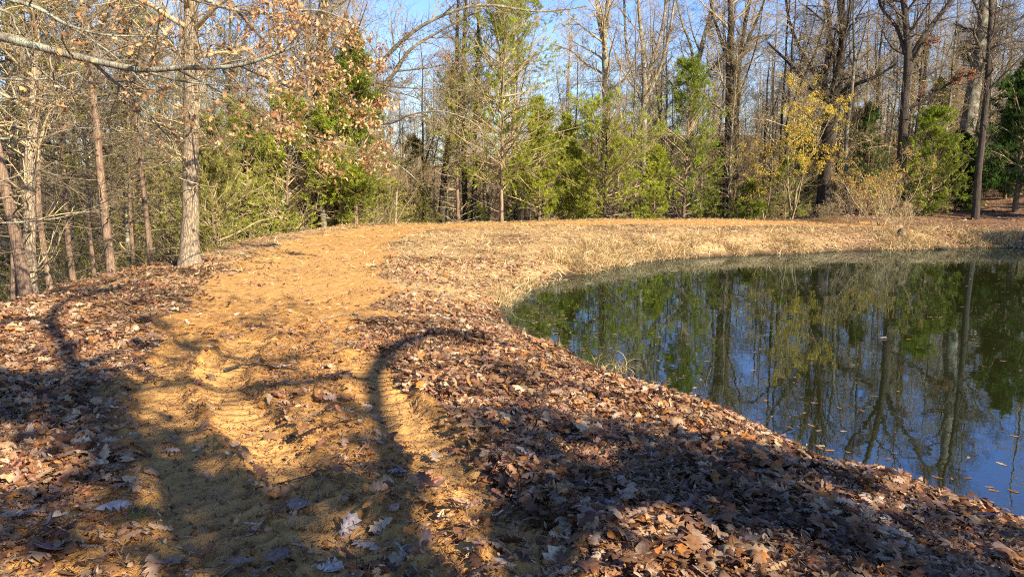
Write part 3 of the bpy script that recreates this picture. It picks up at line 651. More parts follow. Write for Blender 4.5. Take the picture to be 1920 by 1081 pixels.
place('oak_tree', b, [('trunk', tk, M_GREY), ('crown', cr, M_TWIG), ('leaves', lf, M_TLEAF)], 'grey oak with long bare limbs sweeping up to the right above the track bend', 'tree')

# --- the tall dark oaks across the pond
def hero(name, px, Db, pts, rads, label, seed, mat=M_OAK, tw=M_DTWIG, forks=(), leaf=0, leafc=None, **kw):
    b = base_at(px, Db); P = [np.array([0, 0, -.3])] + [at(x, y, Db) - b for x, y in pts]
    fk = [([at(x, y, Db + dz * i) - b for i, (x, y) in enumerate(q)], [wpx(a, Db), wpx((a + c) / 2, Db), wpx(c, Db)]) for q, a, c, dz in forks]
    R = [wpx(q, Db) for q in rads]
    tk, cr, lf = bare_tree(seed, 14, R[0], P0=P, R0=R, fork=fk, leafn=leaf, leafc=leafc, flare=1.25, **kw)
    return place(name, b, [('trunk', tk, mat), ('crown', cr, tw), ('leaves', lf, M_TLEAF)], label, 'tree')
hero('oak_tree', 1543, 36, [(1545, 380), (1550, 300), (1556, 230), (1562, 185), (1575, 120), (1580, 50), (1572, -60), (1590, -200), (1600, -330)], [31, 27, 24, 23, 19, 14, 13, 11, 7, 4],
     'thick black-barked oak across the pond with its trunk forking above the yellow leaves', 401,
     forks=[([(1556, 200), (1545, 150), (1556, 90), (1552, 20), (1530, -60), (1525, -200)], 13, 4, .1), ([(1560, 190), (1525, 175), (1490, 130), (1440, 80)], 10, 3, -.4), ([(1562, 190), (1590, 165), (1640, 145), (1680, 120)], 9, 3, -.3), ([(1556, 180), (1510, 110), (1480, 40), (1470, -40)], 8, 3, .2)],
     limbs=14, lt=(.42, .97), langle=48, lfrac=.26, sub=6, twig=5, jit=.17)
hero('oak_tree', 1686, 33, [(1687, 380), (1690, 300), (1696, 200), (1702, 125), (1700, 60), (1694, 0), (1680, -90), (1670, -220)], [18, 17, 16, 15, 14, 11, 10, 7, 3],
     'dark oak across the pond with a wide Y fork and brown leaves on one limb', 402,
     forks=[([(1702, 125), (1722, 85), (1745, 50), (1780, 5), (1810, -50), (1830, -130)], 12, 4, .1), ([(1700, 205), (1740, 185), (1790, 150), (1820, 140)], 6, 2, -.3), ([(1697, 100), (1680, 50), (1650, 10), (1640, -60)], 7, 3, .3)],
     limbs=11, lt=(.45, .97), langle=48, lfrac=.24, sub=6, twig=5, jit=.17, leaf=2600, leafc=[(.33, .15, .075), (.26, .11, .06), (.40, .22, .12)], leafs=.13)
hero('oak_tree', 1797, 37, [(1799, 370), (1806, 300), (1818, 220), (1828, 150), (1838, 80), (1846, 0), (1850, -90), (1858, -200)], [34, 31, 28, 26, 22, 18, 16, 10, 4],
     'thick gnarled trunk leaning right among evergreens near the right edge', 403, mat=M_GREY,
     forks=[([(1828, 130), (1812, 95), (1800, 90)], 8, 4, 0), ([(1838, 90), (1860, 60), (1900, 40), (1960, 20)], 6, 2, -.3)], limbs=12, lt=(.5, .97), langle=55, lfrac=.2, sub=6, twig=5, jit=.2)
hero('oak_tree', 1828, 29.5, [(1829, 400), (1834, 330), (1842, 250), (1849, 180), (1854, 100), (1858, 30), (1854, -60), (1850, -180)], [15, 13, 12, 11, 10, 9, 8, 6, 3],
     'thin dark trunk leaning right in front of the thick gnarled one', 404, limbs=12, lt=(.5, .97), langle=58, lfrac=.18, sub=5, twig=5, jit=.2)
hero('hickory_tree', 1131, 37, [(1131, 370), (1133, 300), (1135, 210), (1135, 130), (1134, 80), (1140, 10), (1150, -80), (1155, -190)], [15, 14, 13, 12, 12, 10, 9, 6, 3],
     'grey bare tree rising behind the bright round cedar, forking near the top of the picture', 405, mat=M_GREY, tw=M_TWIG,
     forks=[([(1134, 90), (1125, 50), (1118, 0), (1110, -70), (1100, -160)], 9, 3, .2), ([(1136, 170), (1170, 150), (1190, 110), (1200, 60)], 5, 2, -.3), ([(1134, 140), (1100, 120), (1070, 95), (1040, 85)], 5, 2, -.3)], limbs=12, lt=(.4, .97), langle=48, lfrac=.24, sub=6, twig=5)
hero('hickory_tree', 1362, 37, [(1362, 370), (1364, 300), (1366, 200), (1368, 100), (1370, 20), (1366, -60), (1370, -180)], [16, 14, 13, 12, 11, 9, 7, 3],
     'left of two close straight trunks standing behind the middle of the far bank', 406, tw=M_TWIG,
     forks=[([(1368, 120), (1350, 70), (1335, 20), (1325, -60)], 8, 3, .2), ([(1366, 150), (1400, 80), (1430, 10), (1450, -70)], 7, 3, .2)], limbs=12, lt=(.4, .97), langle=45, lfrac=.24, sub=6, twig=5)
hero('hickory_tree', 1379, 38.5, [(1379, 370), (1380, 300), (1381, 200), (1386, 120), (1398, 40), (1412, -40), (1420, -160)], [13, 12, 10, 9, 8, 7, 5, 3],
     'right of two close straight trunks standing behind the middle of the far bank', 407, tw=M_TWIG, limbs=12, lt=(.4, .97), langle=42, lfrac=.24, sub=6, twig=5)
hero('hickory_tree', 1205, 38, [(1205, 370), (1206, 300), (1207, 220), (1208, 170), (1206, 100), (1198, 20), (1190, -80)], [14, 12, 11, 11, 10, 8, 6, 3],
     'bare tree with several upright forks between the round cedar and the ragged cedar', 408, tw=M_TWIG, mat=M_GREY,
     forks=[([(1208, 180), (1222, 120), (1240, 60), (1252, -20), (1260, -120)], 8, 3, .2), ([(1207, 190), (1225, 160), (1248, 95), (1262, 20), (1275, -80)], 7, 3, .1), ([(1207, 200), (1190, 150), (1175, 90), (1170, 0), (1165, -80)], 7, 3, .2)], limbs=9, lt=(.45, .97), langle=40, lfrac=.24, sub=6, twig=5)
hero('hickory_tree', 1300, 40, [(1298, 370), (1296, 300), (1298, 220), (1302, 150), (1318, 80), (1336, 10), (1352, -80)], [12, 11, 10, 10, 9, 8, 6, 3],
     'pale bare tree slanting to the right behind the ragged cedar', 409, tw=M_TWIG, mat=M_GREY,
     forks=[([(1303, 150), (1296, 90), (1278, 40), (1262, -30)], 6, 3, .2), ([(1300, 175), (1330, 135), (1365, 100), (1420, 70), (1450, 66)], 7, 3, -.3)], limbs=9, lt=(.45, .97), langle=40, lfrac=.24, sub=6, twig=5)
hero('oak_tree', 828, 31.5, [(829, 380), (834, 320), (842, 260), (850, 200), (856, 120), (858, 40), (862, -60)], [13, 12, 10, 9, 9, 8, 6, 3],
     'dark trunk leaning slightly right at the far end of the dirt track', 410, limbs=10, lt=(.4, .97), langle=50, lfrac=.24, sub=5, twig=5)
hero('oak_tree', 872, 32.5, [(872, 380), (870, 300), (868, 200), (870, 100), (874, 0), (870, -100)], [10, 9, 9, 8, 7, 5, 3],
     'slim dark trunk just right of the orange-brown cedar stem beyond the track bend', 411, limbs=9, lt=(.4, .97), langle=50, lfrac=.24, sub=5, twig=4)
hero('oak_tree', 888, 32, [(888, 390), (891, 330), (890, 250), (893, 150), (897, 50), (895, -60)], [12, 11, 9, 8, 7, 5, 3],
     'black crooked trunk right of the slim dark one beyond the track bend', 412, limbs=9, lt=(.4, .97), langle=50, lfrac=.24, sub=5, twig=4)
hero('hickory_tree', 1590, 34, [(1590, 380), (1586, 300), (1588, 240), (1596, 180), (1602, 110), (1600, 30), (1604, -80)], [9, 8, 7, 7, 6, 5, 4, 2],
     'thin crooked grey sapling right beside the thick black oak', 413, tw=M_DTWIG, mat=M_GREY, limbs=10, lt=(.35, .97), langle=50, lfrac=.2, sub=5, twig=4)

# --- evergreens
CED = []
def put_cedar(px, D, H, r, W, label, seed, col='green', name='cedar_tree', mat=M_CEDAR, tw=M_TWIG, **kw):
    b = base_at(px, D); tk, br, fo = cedar(seed, H, r, W, col, **kw)
    e = place(name, b, [('trunk', tk, mat), ('branches', br, tw), ('foliage', fo, M_FOL)], label, 'tree'); CED.append(e); return e
RND = ([0, .1, .35, .6, .8, 1], [.75, 1.0, 1.0, .85, .6, .2])
put_cedar(1133, 31.5, 5.8, .12, 2.4, 'bright green round-crowned cedar in full sun on the far bank', 501, 'lime', base=.2, nb=80, dens=1.0, prof=RND, gap=.36, spray=.19, mat=M_OAK)
put_cedar(1062, 33, 6.6, .08, 1.5, 'lime green cedar with bare lower stem just left of the round one', 502, 'lime', base=.3, nb=60, dens=.9, gap=.38)
put_cedar(1283, 34, 9.0, .10, 2.3, 'ragged pointed cedar with open layered boughs right of the round one', 503, 'green', base=.2, nb=90, dens=.9, gap=.42, flat=.5, spray=.2, shape=.55)
put_cedar(1225, 32.5, 4.6, .06, 1.3, 'small yellow-green cedar tucked between the round and the ragged ones', 504, 'lime', base=.2, nb=50, dens=1.0, gap=.3)
put_cedar(940, 30.5, 10.5, .09, 3.0, 'tall yellow-green cedar with thin see-through crown beyond the track bend', 505, 'lime', base=.22, nb=120, dens=1.2, gap=.38, shape=.4, droop=.03, prof=([0, .2, .5, .8, 1], [.7, 1, .95, .7, .3]))
put_cedar(1010, 31.5, 6.5, .09, 1.7, 'thin yellowish cedar between the tall see-through one and the lime one', 506, 'lime', base=.2, nb=80, dens=1.2, gap=.3)
put_cedar(857, 30.2, 7.5, .10, 2.3, 'orange-brown cedar stem with bare sideways branches at the end of the track', 507, 'olive', base=.5, nb=50, dens=.6, gap=.45, dead=34)
put_cedar(540, 25.5, 5.6, .09, 2.3, 'bright lime cedar leaning over the left shoulder of the track', 508, 'lime', base=.03, nb=90, dens=1.0, prof=RND, gap=.34, spray=.18)
put_cedar(470, 25, 6.8, .09, 2.2, 'green cedar behind the straight pale trunk', 509, 'lime', base=.14, nb=90, dens=.8, gap=.36)
put_cedar(640, 26, 5.8, .08, 2.0, 'yellow-green cedar right of the bright lime one beside the track', 510, 'lime', base=.1, nb=90, dens=1.0, gap=.3, shape=.6)
put_cedar(700, 30, 6.2, .07, 1.7, 'thin olive cedar behind the pale broken snag', 511, 'olive', base=.15, nb=70, dens=.8, gap=.35)
put_cedar(780, 32, 6.0, .07, 1.8, 'loose olive cedar left of the dark leaning trunk', 512, 'olive', base=.12, nb=70, dens=.8, gap=.35)
put_cedar(1742, 31.5, 4.6, .10, 1.7, 'dense deep green young cedar on the far bank right of the yellow shrub', 513, 'green', base=.04, nb=90, dens=1.0, gap=.3, spray=.18, shape=.6)
put_cedar(1790, 33, 3.6, .07, 1.5, 'low dark green cedar at the foot of the leaning trunk', 514, 'deep', base=.04, nb=80, dens=1.2, gap=.25, spray=.2)
put_cedar(1902, 31, 6.8, .12, 2.0, 'tall dark shaded evergreen at the right edge of the picture', 515, 'deep', base=.14, nb=110, dens=1.2, gap=.28, spray=.22, shape=.5)
put_cedar(1880, 36, 5.0, .08, 1.8, 'dark green cedar behind the thin leaning trunk', 516, 'deep', base=.1, nb=80, dens=1.0, gap=.3, spray=.22)
put_cedar(1470, 34, 3.2, .05, 1.3, 'small green cedar under the yellow-leaved tree', 517, 'green', base=.1, nb=50, dens=.9, gap=.35)
put_cedar(1405, 33.5, 2.6, .05, 1.1, 'low green sapling at the foot of the two close trunks', 518, 'green', base=.1, nb=45, dens=.8, gap=.35)
put_cedar(1620, 38, 5.5, .08, 1.8, 'dark green cedar glimpsed behind the orange-yellow shrub', 519, 'deep', base=.1, nb=80, dens=.9, gap=.35)
put_cedar(400, 20, 4.0, .07, 2.0, 'spreading olive cedar bough mass right behind the straight pale trunk', 520, 'olive', base=.06, nb=70, dens=.9, gap=.3, flat=.4)
# left-hand wood: reddish cedar stems on the outer slope
LW = [(40, 11.4, 9, .10, 'reddish leaning cedar stem at the left edge', (-.10, .02), 'yellow'), (86, 14.5, 9, .07, 'slim ochre cedar stem right of the grey trunk at the left edge', (0, 0), 'yellow'),
      (203, 14.6, 9, .095, 'reddish-brown cedar stem with many bare branches left of the straight pale trunk', (-.03, .02), 'yellow'), (277, 17.4, 9, .07, 'thin pinkish cedar stem just left of the straight pale trunk', (0, .01), 'olive'),
      (125, 18, 8.5, .09, 'dark cedar stem deep between the ochre stem and the reddish-brown one', (.02, 0), 'yellow'), (168, 21, 8, .09, 'dark thick cedar behind and left of the reddish-brown stem', (0, 0), 'olive'),
      (245, 23, 8, .08, 'pale cedar stem deep between the reddish-brown and the pinkish stems', (.01, 0), 'olive'), (320, 24, 8, .08, 'cedar stem deep in shade left of the pale trunk', (-.02, 0), 'olive'),
      (5, 17, 9, .09, 'slanting cedar stem cut by the left edge of the picture', (.04, 0), 'yellow'), (440, 27, 8, .10, 'dark cedar stem low behind the olive boughs', (0, 0), 'olive')]
for q, (px, D, H, r, lab, ln_, col) in enumerate(LW):
    put_cedar(px, D, H + 1.5, r, 2.1, lab, 540 + q, col, base=.38, nb=56, dens=.55, gap=.42, dead=36, lean=ln_, shape=.45, spray=.13, tw=M_GTWIG)
# grey hardwood at the left edge
D = 12.0; b = np.array([*at(60, 552, D)[:2], 0]); b[2] = float(height(b[0], b[1], False))
P = [np.array([0, 0, -.3])] + [at(x, y, D) - b for x, y in ((60, 540), (55, 420), (57, 300), (66, 200), (68, 100), (66, 0), (70, -150), (60, -350))]
tk, cr, _ = bare_tree(560, 9, .1, P0=P, R0=[.13, .10, .095, .09, .08, .07, .06, .04, .02], limbs=12, lt=(.35, .97), langle=60, lfrac=.22, sub=5, twig=4, jit=.2)
place('hardwood_tree', b, [('trunk', tk, M_TAN), ('crown', cr, M_TWIG)], 'smooth grey trunk standing in front of the reddish leaning stem at the left edge', 'tree')

# --- leafy shrubs and small trees with autumn colour
YC = [(.62, .42, .05), (.52, .33, .04), (.70, .50, .12), (.45, .38, .05), (.40, .40, .06)]
def shrub(px, D, H, W, label, seed, cols, n, name='shrub', stems=7, leafs=.07, tw=M_TWIG, cat='shrub', spread=.5, dz=0, lo=0):
    rng = RNG(seed); b = base_at(px, D, dz); st = MB(); lf = MB()
    a = rng.uniform(0, 2 * pi, stems); d = norm(np.stack([np.cos(a) * spread, np.sin(a) * spread, np.ones(stems)], -1)); m = 8; Pq = np.empty((stems, m, 3)); cur = np.stack([np.cos(a), np.sin(a), a * 0], -1) * .12; cur[:, 2] = -.1; Pq[:, 0] = cur
    for s in range(1, m):
        d = norm(d + rng.normal(0, .13, d.shape)); cur = cur + d * H / (m - 1) * rng.uniform(.8, 1.1, (stems, 1)); Pq[:, s] = cur
    Rq = .018 * H / 3 * (1 - .8 * np.linspace(0, 1, m))[None] * np.ones((stems, 1)); tubes(st, Pq, Rq, 5)
    L2, Q2 = grow(rng, Pq, Rq, 9, (.2, 1), W * .55, 50, 5, .5, .02, .18, .3, .003, lt=.4); tubes(st, L2, Q2, 3)
    L3, Q3 = grow(rng, L2, Q2, 5, (.15, 1), -.5, 45, 4, .6, .0, .2, .4, .0025); tubes(st, L3, Q3, 3)
    L4, Q4 = grow(rng, L3, Q3, 3, (.15, 1), -.5, 45, 3, .6, .0, .2, .4, .002); tubes(st, L4, Q4, 3)
    if n:
        e = np.concatenate([L3[:, -1], L4[:, -1], L4[:, 1]]); nz = fbm(e[:, 0] * 1.1 + seed, e[:, 2] * 1.1, seed, 2); e = e[(nz > .36) & (e[:, 2] > lo * H)]; p = e[rng.integers(0, len(e), n)] + rng.normal(0, .05, (n, 3))
        T = norm(rng.normal(size=p.shape)); c = np.array(cols)[rng.integers(0, len(cols), n)] * rng.uniform(.7, 1.2, (n, 1)); stamp(lf, *SIMPLE[1], p, frames(rng, T), leafs * rng.uniform(.6, 1.3, n), c)
    return place(name, b, [('stems', st, tw), ('leaves', lf if n else None, M_TLEAF)], label, cat)
shrub(1478, 32.5, 6.3, 3.6, 'airy small tree hung with golden yellow leaves left of the thick black oak', 601, YC, 4200, 'small_tree', 5, .08, spread=.22, cat='tree', lo=.36)
shrub(1425, 33, 4.2, 2.2, 'thin sapling with a few yellow leaves left of the golden one', 602, YC, 1100, 'small_tree', 4, .075, spread=.22, cat='tree', lo=.3)
shrub(1648, 27.0, 2.9, 1.9, 'orange-yellow leafy shrub on the far bank near the water', 603, [(.52, .36, .05), (.50, .22, .05), (.36, .36, .07), (.40, .18, .06), (.30, .32, .06)], 1500, 'shrub', 9, .075, spread=.55)
shrub(1600, 27.5, 1.6, 1.5, 'low brown twiggy shrub left of the orange-yellow one', 604, [(.3, .18, .09)], 250, 'shrub', 9, .06)
shrub(1690, 26.6, 1.1, 1.2, 'low tangle of bare brown stems at the foot of the deep green cedar', 605, [(.3, .18, .09)], 120, 'shrub', 12, .06, spread=.9)
shrub(1540, 30.2, .9, 1.0, 'grey-green bramble patch at the foot of the thick black oak', 606, [(.2, .2, .09), (.25, .17, .08)], 260, 'shrub', 10, .06, spread=1.0)

# ------------------------------------------------------------------ the wood behind: individual bare trees and brush
MARKS = [(-400, 'left edge'), (203, 'reddish cedar stem'), (357, 'straight pale trunk'), (596, 'sweeping-limbed oak'), (828, 'dark leaning trunk'),
         (1131, 'grey forked tree'), (1283, 'ragged pointed cedar'), (1370, 'two close trunks'), (1543, 'thick black oak'), (1690, 'wide-forked oak'), (1832, 'thin leaning trunk'), (2400, 'right edge')]
ORD = ['first', 'second', 'third', 'fourth', 'fifth', 'sixth', 'seventh', 'eighth', 'ninth', 'tenth', 'eleventh', 'twelfth', 'thirteenth', 'fourteenth', 'fifteenth', 'sixteenth', 'seventeenth', 'eighteenth', 'nineteenth', 'twentieth']
def ordinal(n): return ORD[n] if n < 20 else ('twenty-' + ORD[n - 20])
def name_row(items, what, group):
    """items: (px, maker(label)); labels count from the left between two landmarks"""
    items = sorted(items, key=lambda t: t[0]); cnt = {}
    for px, mk in items:
        k = max(i for i, (m, _) in enumerate(MARKS) if m <= px); n = cnt.get(k, 0); cnt[k] = n + 1
        a, b = MARKS[k][1], MARKS[min(k + 1, len(MARKS) - 1)][1]
        mk(f'{ordinal(n)} {what} from the left between {a} and {b}', group)
def proto_mesh(parts):
    e = bpy.data.objects.new('proto', None)
    return e, parts
class Proto:
    def __init__(s, name, parts): s.name = name; s.parts = parts; s.first = None
    def put(s, loc, rz, sc, label, cat, group, szz=None):
        if s.first is None:
            s.first = place(s.name, loc, s.parts, label, cat, group, rz, sc); s.first.scale.z = szz or sc; return s.first
        return clone(s.first, loc, rz, sc, label, group, szz)
HPX = [(1543, 36, 30), (1362, 37, 14), (1379, 38, 12), (1131, 37, 8), (828, 31, 14), (872, 32, 10), (888, 32, 10), (1828, 29, 16), (357, 14, 12), (1205, 38, 10), (1797, 37, 20)]
def blocks(px, D, w_=1.0): return any(abs(px - hx) < hw * w_ and D < hd for hx, hd, hw in HPX)
BP = []
for q in range(8):
    tk, cr, _ = bare_tree(700 + q, 11.5 + (q % 3), .07 + .018 * (q % 3), limbs=[20, 16, 22, 15][q % 4], lt=(.08 + .06 * (q % 3), .97), langle=[52, 40, 60][q % 3], lfrac=.27, sub=6, twig=5, fine=1, jit=.19, wig=.05,
                          fork=[([(0.0, 0, 6.0), (.5, .2, 7.5), (1.3, .4, 9.5), (2.0, .3, 11.5)], [.045, .035, .010])] if q % 2 else None)
    BP.append(Proto('bare_tree', [('trunk', tk, [M_GREY, M_OAK, M_GREY, M_TAN][q % 4]), ('crown', cr, M_TWIG if q % 3 else M_DTWIG)]))
rng = RNG(77); items = []
for q in range(205):
    px = -160 + 2240 * ((q * .61803) % 1.0); D = rng.uniform(33, 62) if px > 700 else rng.uniform(24, 56)
    if px > 1500: D = rng.uniform(36, 60)
    x = (px - 960) / 1338 * D; z = float(height(x, D, False)); pr = BP[rng.integers(0, 8)]; s = rng.uniform(.75, 1.25); rz = rng.uniform(0, 6.28)
    items.append((px, (lambda lab, g, pr=pr, loc=(x, D, z), rz=rz, s=s: pr.put(loc, rz, s, lab, 'tree', g, s * RNG(int(abs(loc[0]) * 1000)).uniform(.85, 1.1)))))
name_row(items, 'thin bare tree', 'thin bare trees in the wood behind')
# small evergreens scattered through the wood
EP = []
for q, c in enumerate(('olive', 'green', 'deep', 'lime')):
    tk, br, fo = cedar(800 + q, 5 + q % 2, .06, 1.6, c, base=.12, nb=60, dens=.8, gap=.38, spray=.24); EP.append(Proto('small_cedar', [('trunk', tk, M_CEDAR), ('branches', br, M_TWIG), ('foliage', fo, M_FOL)]))
items = []
for q in range(56):
    px = -120 + 2180 * ((q * .61803 + .37) % 1.0); D = rng.uniform(34, 58) if px > 700 else rng.uniform(22, 50)
    x = (px - 960) / 1338 * D; z = float(height(x, D, False)); 
    if blocks(px, D, 1.8) or (980 < px < 1560 and q % 2): continue
    kk = [0, 3, 1, 0] if px < 1500 else [2, 1, 2, 0]; pr = EP[kk[rng.integers(0, 4)]]; s = rng.uniform(.6, 1.15); rz = rng.uniform(0, 6.28)
    items.append((px, (lambda lab, g, pr=pr, loc=(x, D, z), rz=rz, s=s: pr.put(loc, rz, s, lab, 'tree', g))))
name_row(items, 'small evergreen', 'small evergreens in the wood behind')
# brush
def brush_mb(seed, H, n, cols, leafn, leafs=.05, lean=.35, rad=.9):
    rng = RNG(seed); st = MB(); lf = MB(); m = 7
    a = rng.uniform(0, 2 * pi, n); rr = rad * np.sqrt(rng.random(n)); cur = np.stack([np.cos(a) * rr, np.sin(a) * rr, a * 0 - .1], -1); d = norm(np.stack([rng.normal(0, lean, n), rng.normal(0, lean, n), np.ones(n)], -1)); Pq = np.empty((n, m, 3)); Pq[:, 0] = cur; hh = H * rng.uniform(.4, 1.1, (n, 1))
    for s in range(1, m): d = norm(d + rng.normal(0, .16, d.shape)); cur = cur + d * hh / (m - 1); Pq[:, s] = cur
    Rq = .006 * (1 - .7 * np.linspace(0, 1, m))[None] * rng.uniform(.6, 1.4, (n, 1)); tubes(st, Pq, Rq, 4)
    L2, Q2 = grow(rng, Pq, Rq, 6, (.2, 1), -.35, 50, 4, .6, .0, .2, .4, .003); tubes(st, L2, Q2, 3); L3, Q3 = grow(rng, L2, Q2, 3, (.2, 1), -.5, 45, 3, .6, .0, .2, .4, .0025); tubes(st, L3, Q3, 3)
    e = np.concatenate([L2[:, 2], L3[:, -1], L3[:, 1]]); p = e[rng.integers(0, len(e), leafn)] + rng.normal(0, .04, (leafn, 3)); c = np.array(cols)[rng.integers(0, len(cols), leafn)] * rng.uniform(.7, 1.25, (leafn, 1))
    stamp(lf, *far_leaf(), p, frames(rng, norm(rng.normal(size=p.shape))), leafs * rng.uniform(.6, 1.3, leafn), c)
    return st, lf
BR = []
for q in range(4):
    st, lf = brush_mb(900 + q, 2.8, 40, [(.34, .33, .06), (.42, .36, .09), (.24, .26, .045)] if q < 2 else [(.34, .2, .1), (.25, .15, .08), (.4, .3, .12)], 1700 if q < 2 else 500, .06)
    BR.append(Proto('brush_clump', [('stems', st, M_TWIG), ('leaves', lf, M_TLEAF)]))
items = []
for q in range(110):
    px = -140 + 2200 * ((q * .61803 + .11) % 1.0)
    if px < 720: D = rng.uniform(18, 40) if px > 300 else rng.uniform(16, 38)
    elif px < 1500: D = rng.uniform(31.5, 44)
    else: D = rng.uniform(31, 46)
    x = (px - 960) / 1338 * D
    if poly_dist(x, D, ROAD)[0] < 3.2 or pond_d(x, D) < 3: continue
    if blocks(px, D, 2.2) or (980 < px < 1560 and q % 3 == 0) or (400 < px < 730 and D < 27): continue
    z = float(height(x, D, False)); pr = BR[rng.integers(0, 3) if px < 1500 else rng.integers(1, 4)]; s = rng.uniform(.7, 1.3); rz = rng.uniform(0, 6.28)
    items.append((px, (lambda lab, g, pr=pr, loc=(x, D, z), rz=rz, s=s: pr.put(loc, rz, s, lab, 'brush', g))))
name_row(items, 'brush clump', 'clumps of brush along the edge of the wood')

# far wood: one mass
fw = bpy.data.meshes.new('far_wood')
rng = RNG(55); FW = MB(); tvs = []
for q in range(5):
    r2 = RNG(950 + q); m = 7; zz = np.linspace(0, 1, m); P = np.stack([np.cumsum(r2.normal(0, .12, m)), np.cumsum(r2.normal(0, .12, m)), zz * 15], -1)[None]; R = (.13 * (1 - .8 * zz))[None]
    mb = MB(); tubes(mb, P, R, 5); L1, Q1 = grow(r2, P, R, 26, (.12, .98), -.26, 45, 5, .5, .1, .15, .2, .012, lt=.4); tubes(mb, L1, Q1, 3); L2, Q2 = grow(r2, L1, Q1, 7, (.1, 1), -.5, 42, 3, .6, .05, .15, .3, .008); tubes(mb, L2, Q2, 3)
    L3, Q3 = grow(r2, L2, Q2, 4, (.1, 1), -.5, 42, 2, .6, .05, .15, .3, .006); tubes(mb, L3, Q3, 3)
    tvs.append((np.concatenate(mb.V), np.concatenate(mb.L).reshape(-1, 4)))
n = 600; a = np.radians(rng.uniform(-43, 43, n)); r = rng.uniform(58, 120, n); x = r * np.sin(a); y = r * np.cos(a); z = height(x, y, False)
for q in range(n):
    tv, tf = tvs[rng.integers(0, 5)]; s = rng.uniform(.5, .8) if q % 2 else rng.uniform(.25, .42); ca, sa = cos(q), sin(q)
    v = np.stack([(tv[:, 0] * ca - tv[:, 1] * sa) * s, (tv[:, 0] * sa + tv[:, 1] * ca) * s, tv[:, 2] * s], -1) + np.array([x[q], y[q], z[q]]); FW.add(v, tf)
bpy.data.meshes.remove(fw)
tag(FW.build('far_wood', M_TWIG), 'grey haze of distant bare trunks and twigs filling the wood behind', 'far wood', kind='stuff')

# trees on the right-hand shore beyond the frame: they shade the right bank
rng = RNG(66)
for q, (x, y, s) in enumerate(((25, 17, 1.2), (28, 21.5, 1.5), (26.5, 25, 1.1), (31, 25, 1.5), (34, 21, 1.6), (30.5, 29, 1.2), (36, 27, 1.4), (24.5, 12, 1.3), (29, 12, 1.4))[::2]):
    EP[2].put((x, y, float(height(x, y, False))), q * 1.3, s * 1.2, 'dark evergreen standing on the right-hand shore of the pond beyond the picture', 'tree', 'evergreens on the right-hand shore', s * 1.6)

# ------------------------------------------------------------------ grass
def blades(rng, n, H, rad, lean=.5, m=5, wid=.004, cols=STR):
    a = rng.uniform(0, 2 * pi, n); rr = rad * np.sqrt(rng.random(n)); base = np.stack([np.cos(a) * rr, np.sin(a) * rr, a * 0], -1)
    d = norm(np.stack([np.cos(a) * lean * rng.random(n) + rng.normal(0, .2, n), np.sin(a) * lean * rng.random(n) + rng.normal(0, .2, n), np.ones(n)], -1)); h = H * rng.uniform(.35, 1.1, (n, 1)); cur = base; P = np.empty((n, m, 3)); P[:, 0] = base
    bend = rng.normal(0, .16, (n, 3)); bend[:, 2] = -np.abs(bend[:, 2]) * 1.6
    for s in range(1, m): d = norm(d + bend * s * .8); cur = cur + d * h / (m - 1); P[:, s] = cur
    side = norm(np.cross(norm(P[:, -1] - P[:, 0]), rng.normal(size=(n, 3)))); w_ = wid * (1 - .9 * np.linspace(0, 1, m))[None, :, None] * rng.uniform(.6, 1.4, (n, 1, 1))
    V = np.stack([P - side[:, None] * w_, P + side[:, None] * w_], 2).reshape(-1, 3); i = np.arange(m - 1) * 2; q = np.stack([i, i + 1, i + 3, i + 2], -1); Fc = (q[None] + (np.arange(n) * 2 * m)[:, None, None]).reshape(-1, 4)
    c = np.repeat(cols[rng.integers(0, len(cols), n)] * rng.uniform(.7, 1.25, (n, 1)), 2 * m, 0); return V, Fc, c
GB = MB(); rng = RNG(21)
def grass_at(x, y, n, H, rad, wid, lean=.6, cols=STR):
    v, f, c_ = blades(rng, n, H, rad, lean, 5, wid, cols); GB.add(v + np.array([x, y, float(height(x, y)) - .01]), f, c_)
x = rng.uniform(-2.5, 20, 30000); y = rng.uniform(4, 26, 30000); d = pond_d(x, y); lim = .25 + 1.1 * sst(14, 20, y)
k = (d > -.02) & (d < lim * (.35 + 1.1 * rng.random(30000))) & ((y > 12) | (rng.random(30000) < .12)) & (fbm(x * .8, y * .8, 61, 3) > .44); x, y = x[k][:1300], y[k][:1300]; z = height(x, y)
for q in range(len(x)):
    v, f, c_ = blades(rng, 26, .16 + (.12 + .26 * (y[q] > 17)) * rng.random() ** 1.5, .2, .9, 5, .0035 + .004 * (y[q] > 14)); GB.add(v + np.array([x[q], y[q], z[q] - .01]), f, c_)
x = rng.uniform(-8, 18, 9000); y = rng.uniform(13, 32, 9000)
k = (pond_d(x, y) > .8) & (road_mask(x, y) < .4) & (poly_dist(x, y, ROAD)[0] < 4.5); x, y = x[k][:700], y[k][:700]; z = height(x, y)
for q in range(len(x)):                                   # thin dry grass on the crest and shoulder
    v, f, c_ = blades(rng, 12, .12 + .1 * rng.random(), .2, .9, 5, .005); GB.add(v + np.array([x[q], y[q], z[q] - .01]), f, c_)
tag(GB.build('dry_grass', M_GRASS, smooth=False), 'straw-coloured dry grass fringing the far bank and the crest of the dam', 'dry grass', kind='stuff')
def tuft(px, py, H, n, rad, label, seed, cols=STR, wid=.0022, lean=.5, name='grass_tuft', dz=-.01):
    p = ground_px(px, py); rg = RNG(seed); v, f, c_ = blades(rg, n, H, rad, lean, 7, wid, cols); mb = MB().add(v, f, c_); o = mb.build(name, M_GRASS, smooth=False); o.location = (p[0], p[1], max(float(height(p[0], p[1])), 0) + dz)
    return tag(o, label, 'grass tuft', 'grass tufts on the bank')
tuft(1165, 712, .38, 46, .07, 'upright pale grass tuft standing against the dark water on the near bank', 1, lean=.25, wid=.003)
